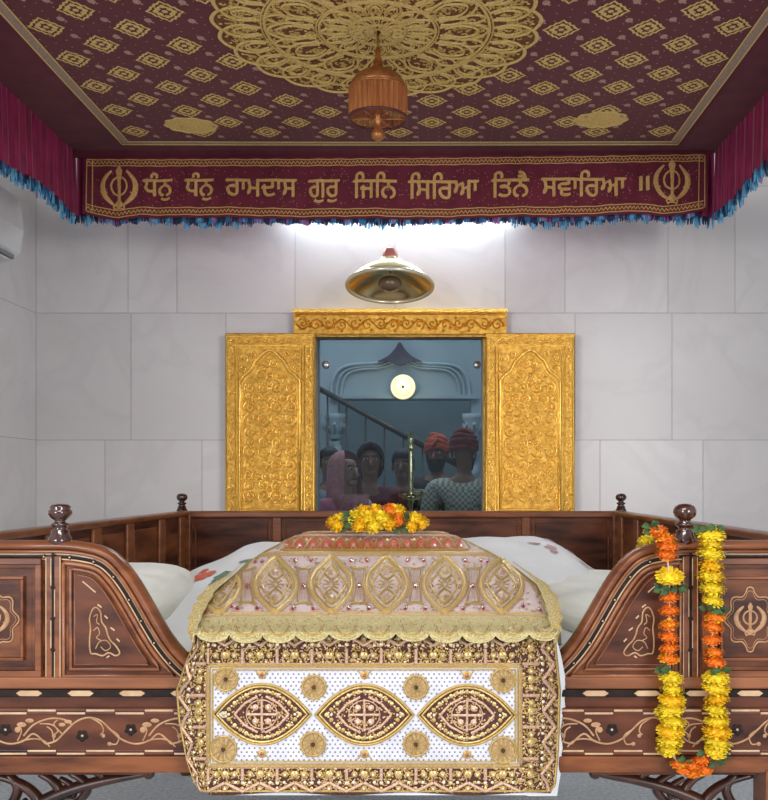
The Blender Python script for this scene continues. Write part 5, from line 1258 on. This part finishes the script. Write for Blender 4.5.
        for q in range(9):
            t_ = q/8; z = 1.628+.075*t_; rr = .079*(1-.42*t_*t_); pts = []
            for a in range(36):
                an = a*PI/18; pts.append((rr*1.02*math.cos(an), .008+rr*1.18*math.sin(an), z+.020*math.sin(an*1+q*.9)*(1 if q % 2 else -1)-.012*math.cos(2*an)))
            m.tube(pts, .019, tm, 8, closed=True)
        m.sphere((0, .01, 1.675), (.070, .085, .055), tm, 16, 10); m.tube([(-.03, -.10, 1.62), (0, -.115, 1.66), (.03, -.10, 1.70)], .012, tm, 6); addp(m, 'turban')
        m = MB(); m.grid(lambda i, j: (.078*math.sin(PI*(.5+(i-.5)*1.15)-PI/2)*(1-.25*j), -.010-.088*math.cos((i-.5)*PI*1.15)*(1-.12*j*j), 1.553-.098*j*math.cos((i-.5)*2.4)), 24, 10, hair_m)
        m.tube([(-.036, -.086, 1.540), (0, -.104, 1.546), (.036, -.086, 1.540)], [.006, .009, .006], hair_m, 6); addp(m, 'beard')
    return root
scarf_m = mat('rose_scarf', (.55, .20, .20), .8, col2=(.68, .30, .30), scale=40, sheen=.3)
pinkk = mat('pink_kurta', (.60, .22, .30), .8, col2=(.70, .40, .45), scale=12); dred = mat('dark_red_dress', (.10, .012, .02), .8, col2=(.18, .03, .04), scale=14)
black = mat('black_jacket', (.010, .010, .013), .7, col2=(.02, .02, .025), scale=20); printed = mat('printed_shirt', (.04, .045, .05), .8, col2=(.32, .30, .18), scale=26, ramp=(.48, .52))
chk = mat('checked_shirt', (.55, .55, .47), .8, col2=(.28, .26, .18), scale=52, tex='checker'); cotton = mat('dark_cotton', (.03, .03, .04), .8, col2=(.05, .05, .06), scale=20); pale = mat('grey_shirt', (.28, .30, .33), .8, col2=(.34, .36, .4), scale=10)
tur_o = mat('orange_red_turban', (.50, .07, .035), .8, col2=(.60, .12, .06), scale=30); tur_r = mat('dark_red_turban', (.16, .02, .02), .8, col2=(.24, .04, .035), scale=30)
person(345, 453, 5.5, 1.6, math.radians(48), skin_l, 'person in a rose headscarf and pink kurta turned sideways behind the glass', pinkk, pinkk, 'scarf', True)
person(370, 444, 5.95, 1.6, math.radians(6), skin_m, 'person with dark parted hair and dark red dress facing forward', dred, dred, 'long_hair', True)
person(403, 450, 6.45, 1.6, math.radians(-8), skin_m, 'person with short black hair in a patterned shirt behind the brass stand', printed, cotton, 'hair')
person(437, 439, 6.95, 1.7, math.radians(-14), skin_m, 'bearded person in an orange-red turban and black jacket', black, cotton, tur_o, raise_hand=1)
person(464, 435, 6.15, 1.7, math.radians(168), skin_m, 'person in a dark red turban and checked shirt seen from behind', chk, cotton, tur_r)
person(329, 448, 6.6, 1.6, math.radians(20), skin_m, 'person with dark hair half hidden at the left edge of the glass', pale, cotton, 'hair')
# brass stand in the hall
Ys = 5.35; p = P(411, 430, Ys); t = thing('brass_lamp_stand', (p.x, Ys, -.1), 'tall slim brass lamp stand in front of the people behind the glass', 'stand')
m = MB(); m.lathe([(0, 0), (.12, 0), (.12, .02), (.05, .05), (.02, .12)], (p.x, Ys, -.1), brass, 20); m.build('base', t)
zz = p.z+.1; m = MB(); m.lathe([(.016, .1), (.012, zz*.5), (.022, zz*.52), (.012, zz*.54), (.012, zz-.42), (.028, zz-.38), (.012, zz-.34), (.014, zz-.12)], (p.x, Ys, -.1), brass, 14); m.build('pole', t)
m = MB(); m.lathe([(.014, zz-.12), (.024, zz-.10), (.014, zz-.08), (.020, zz-.05), (.010, zz-.02), (0, zz)], (p.x, Ys, -.1), brass, 14); m.build('finial', t)
m = MB(); m.lathe([(.012, zz-.40), (.06, zz-.39), (.075, zz-.36), (.06, zz-.375), (.012, zz-.37)], (p.x, Ys, -.1), brass, 20); m.build('oil_dish', t)
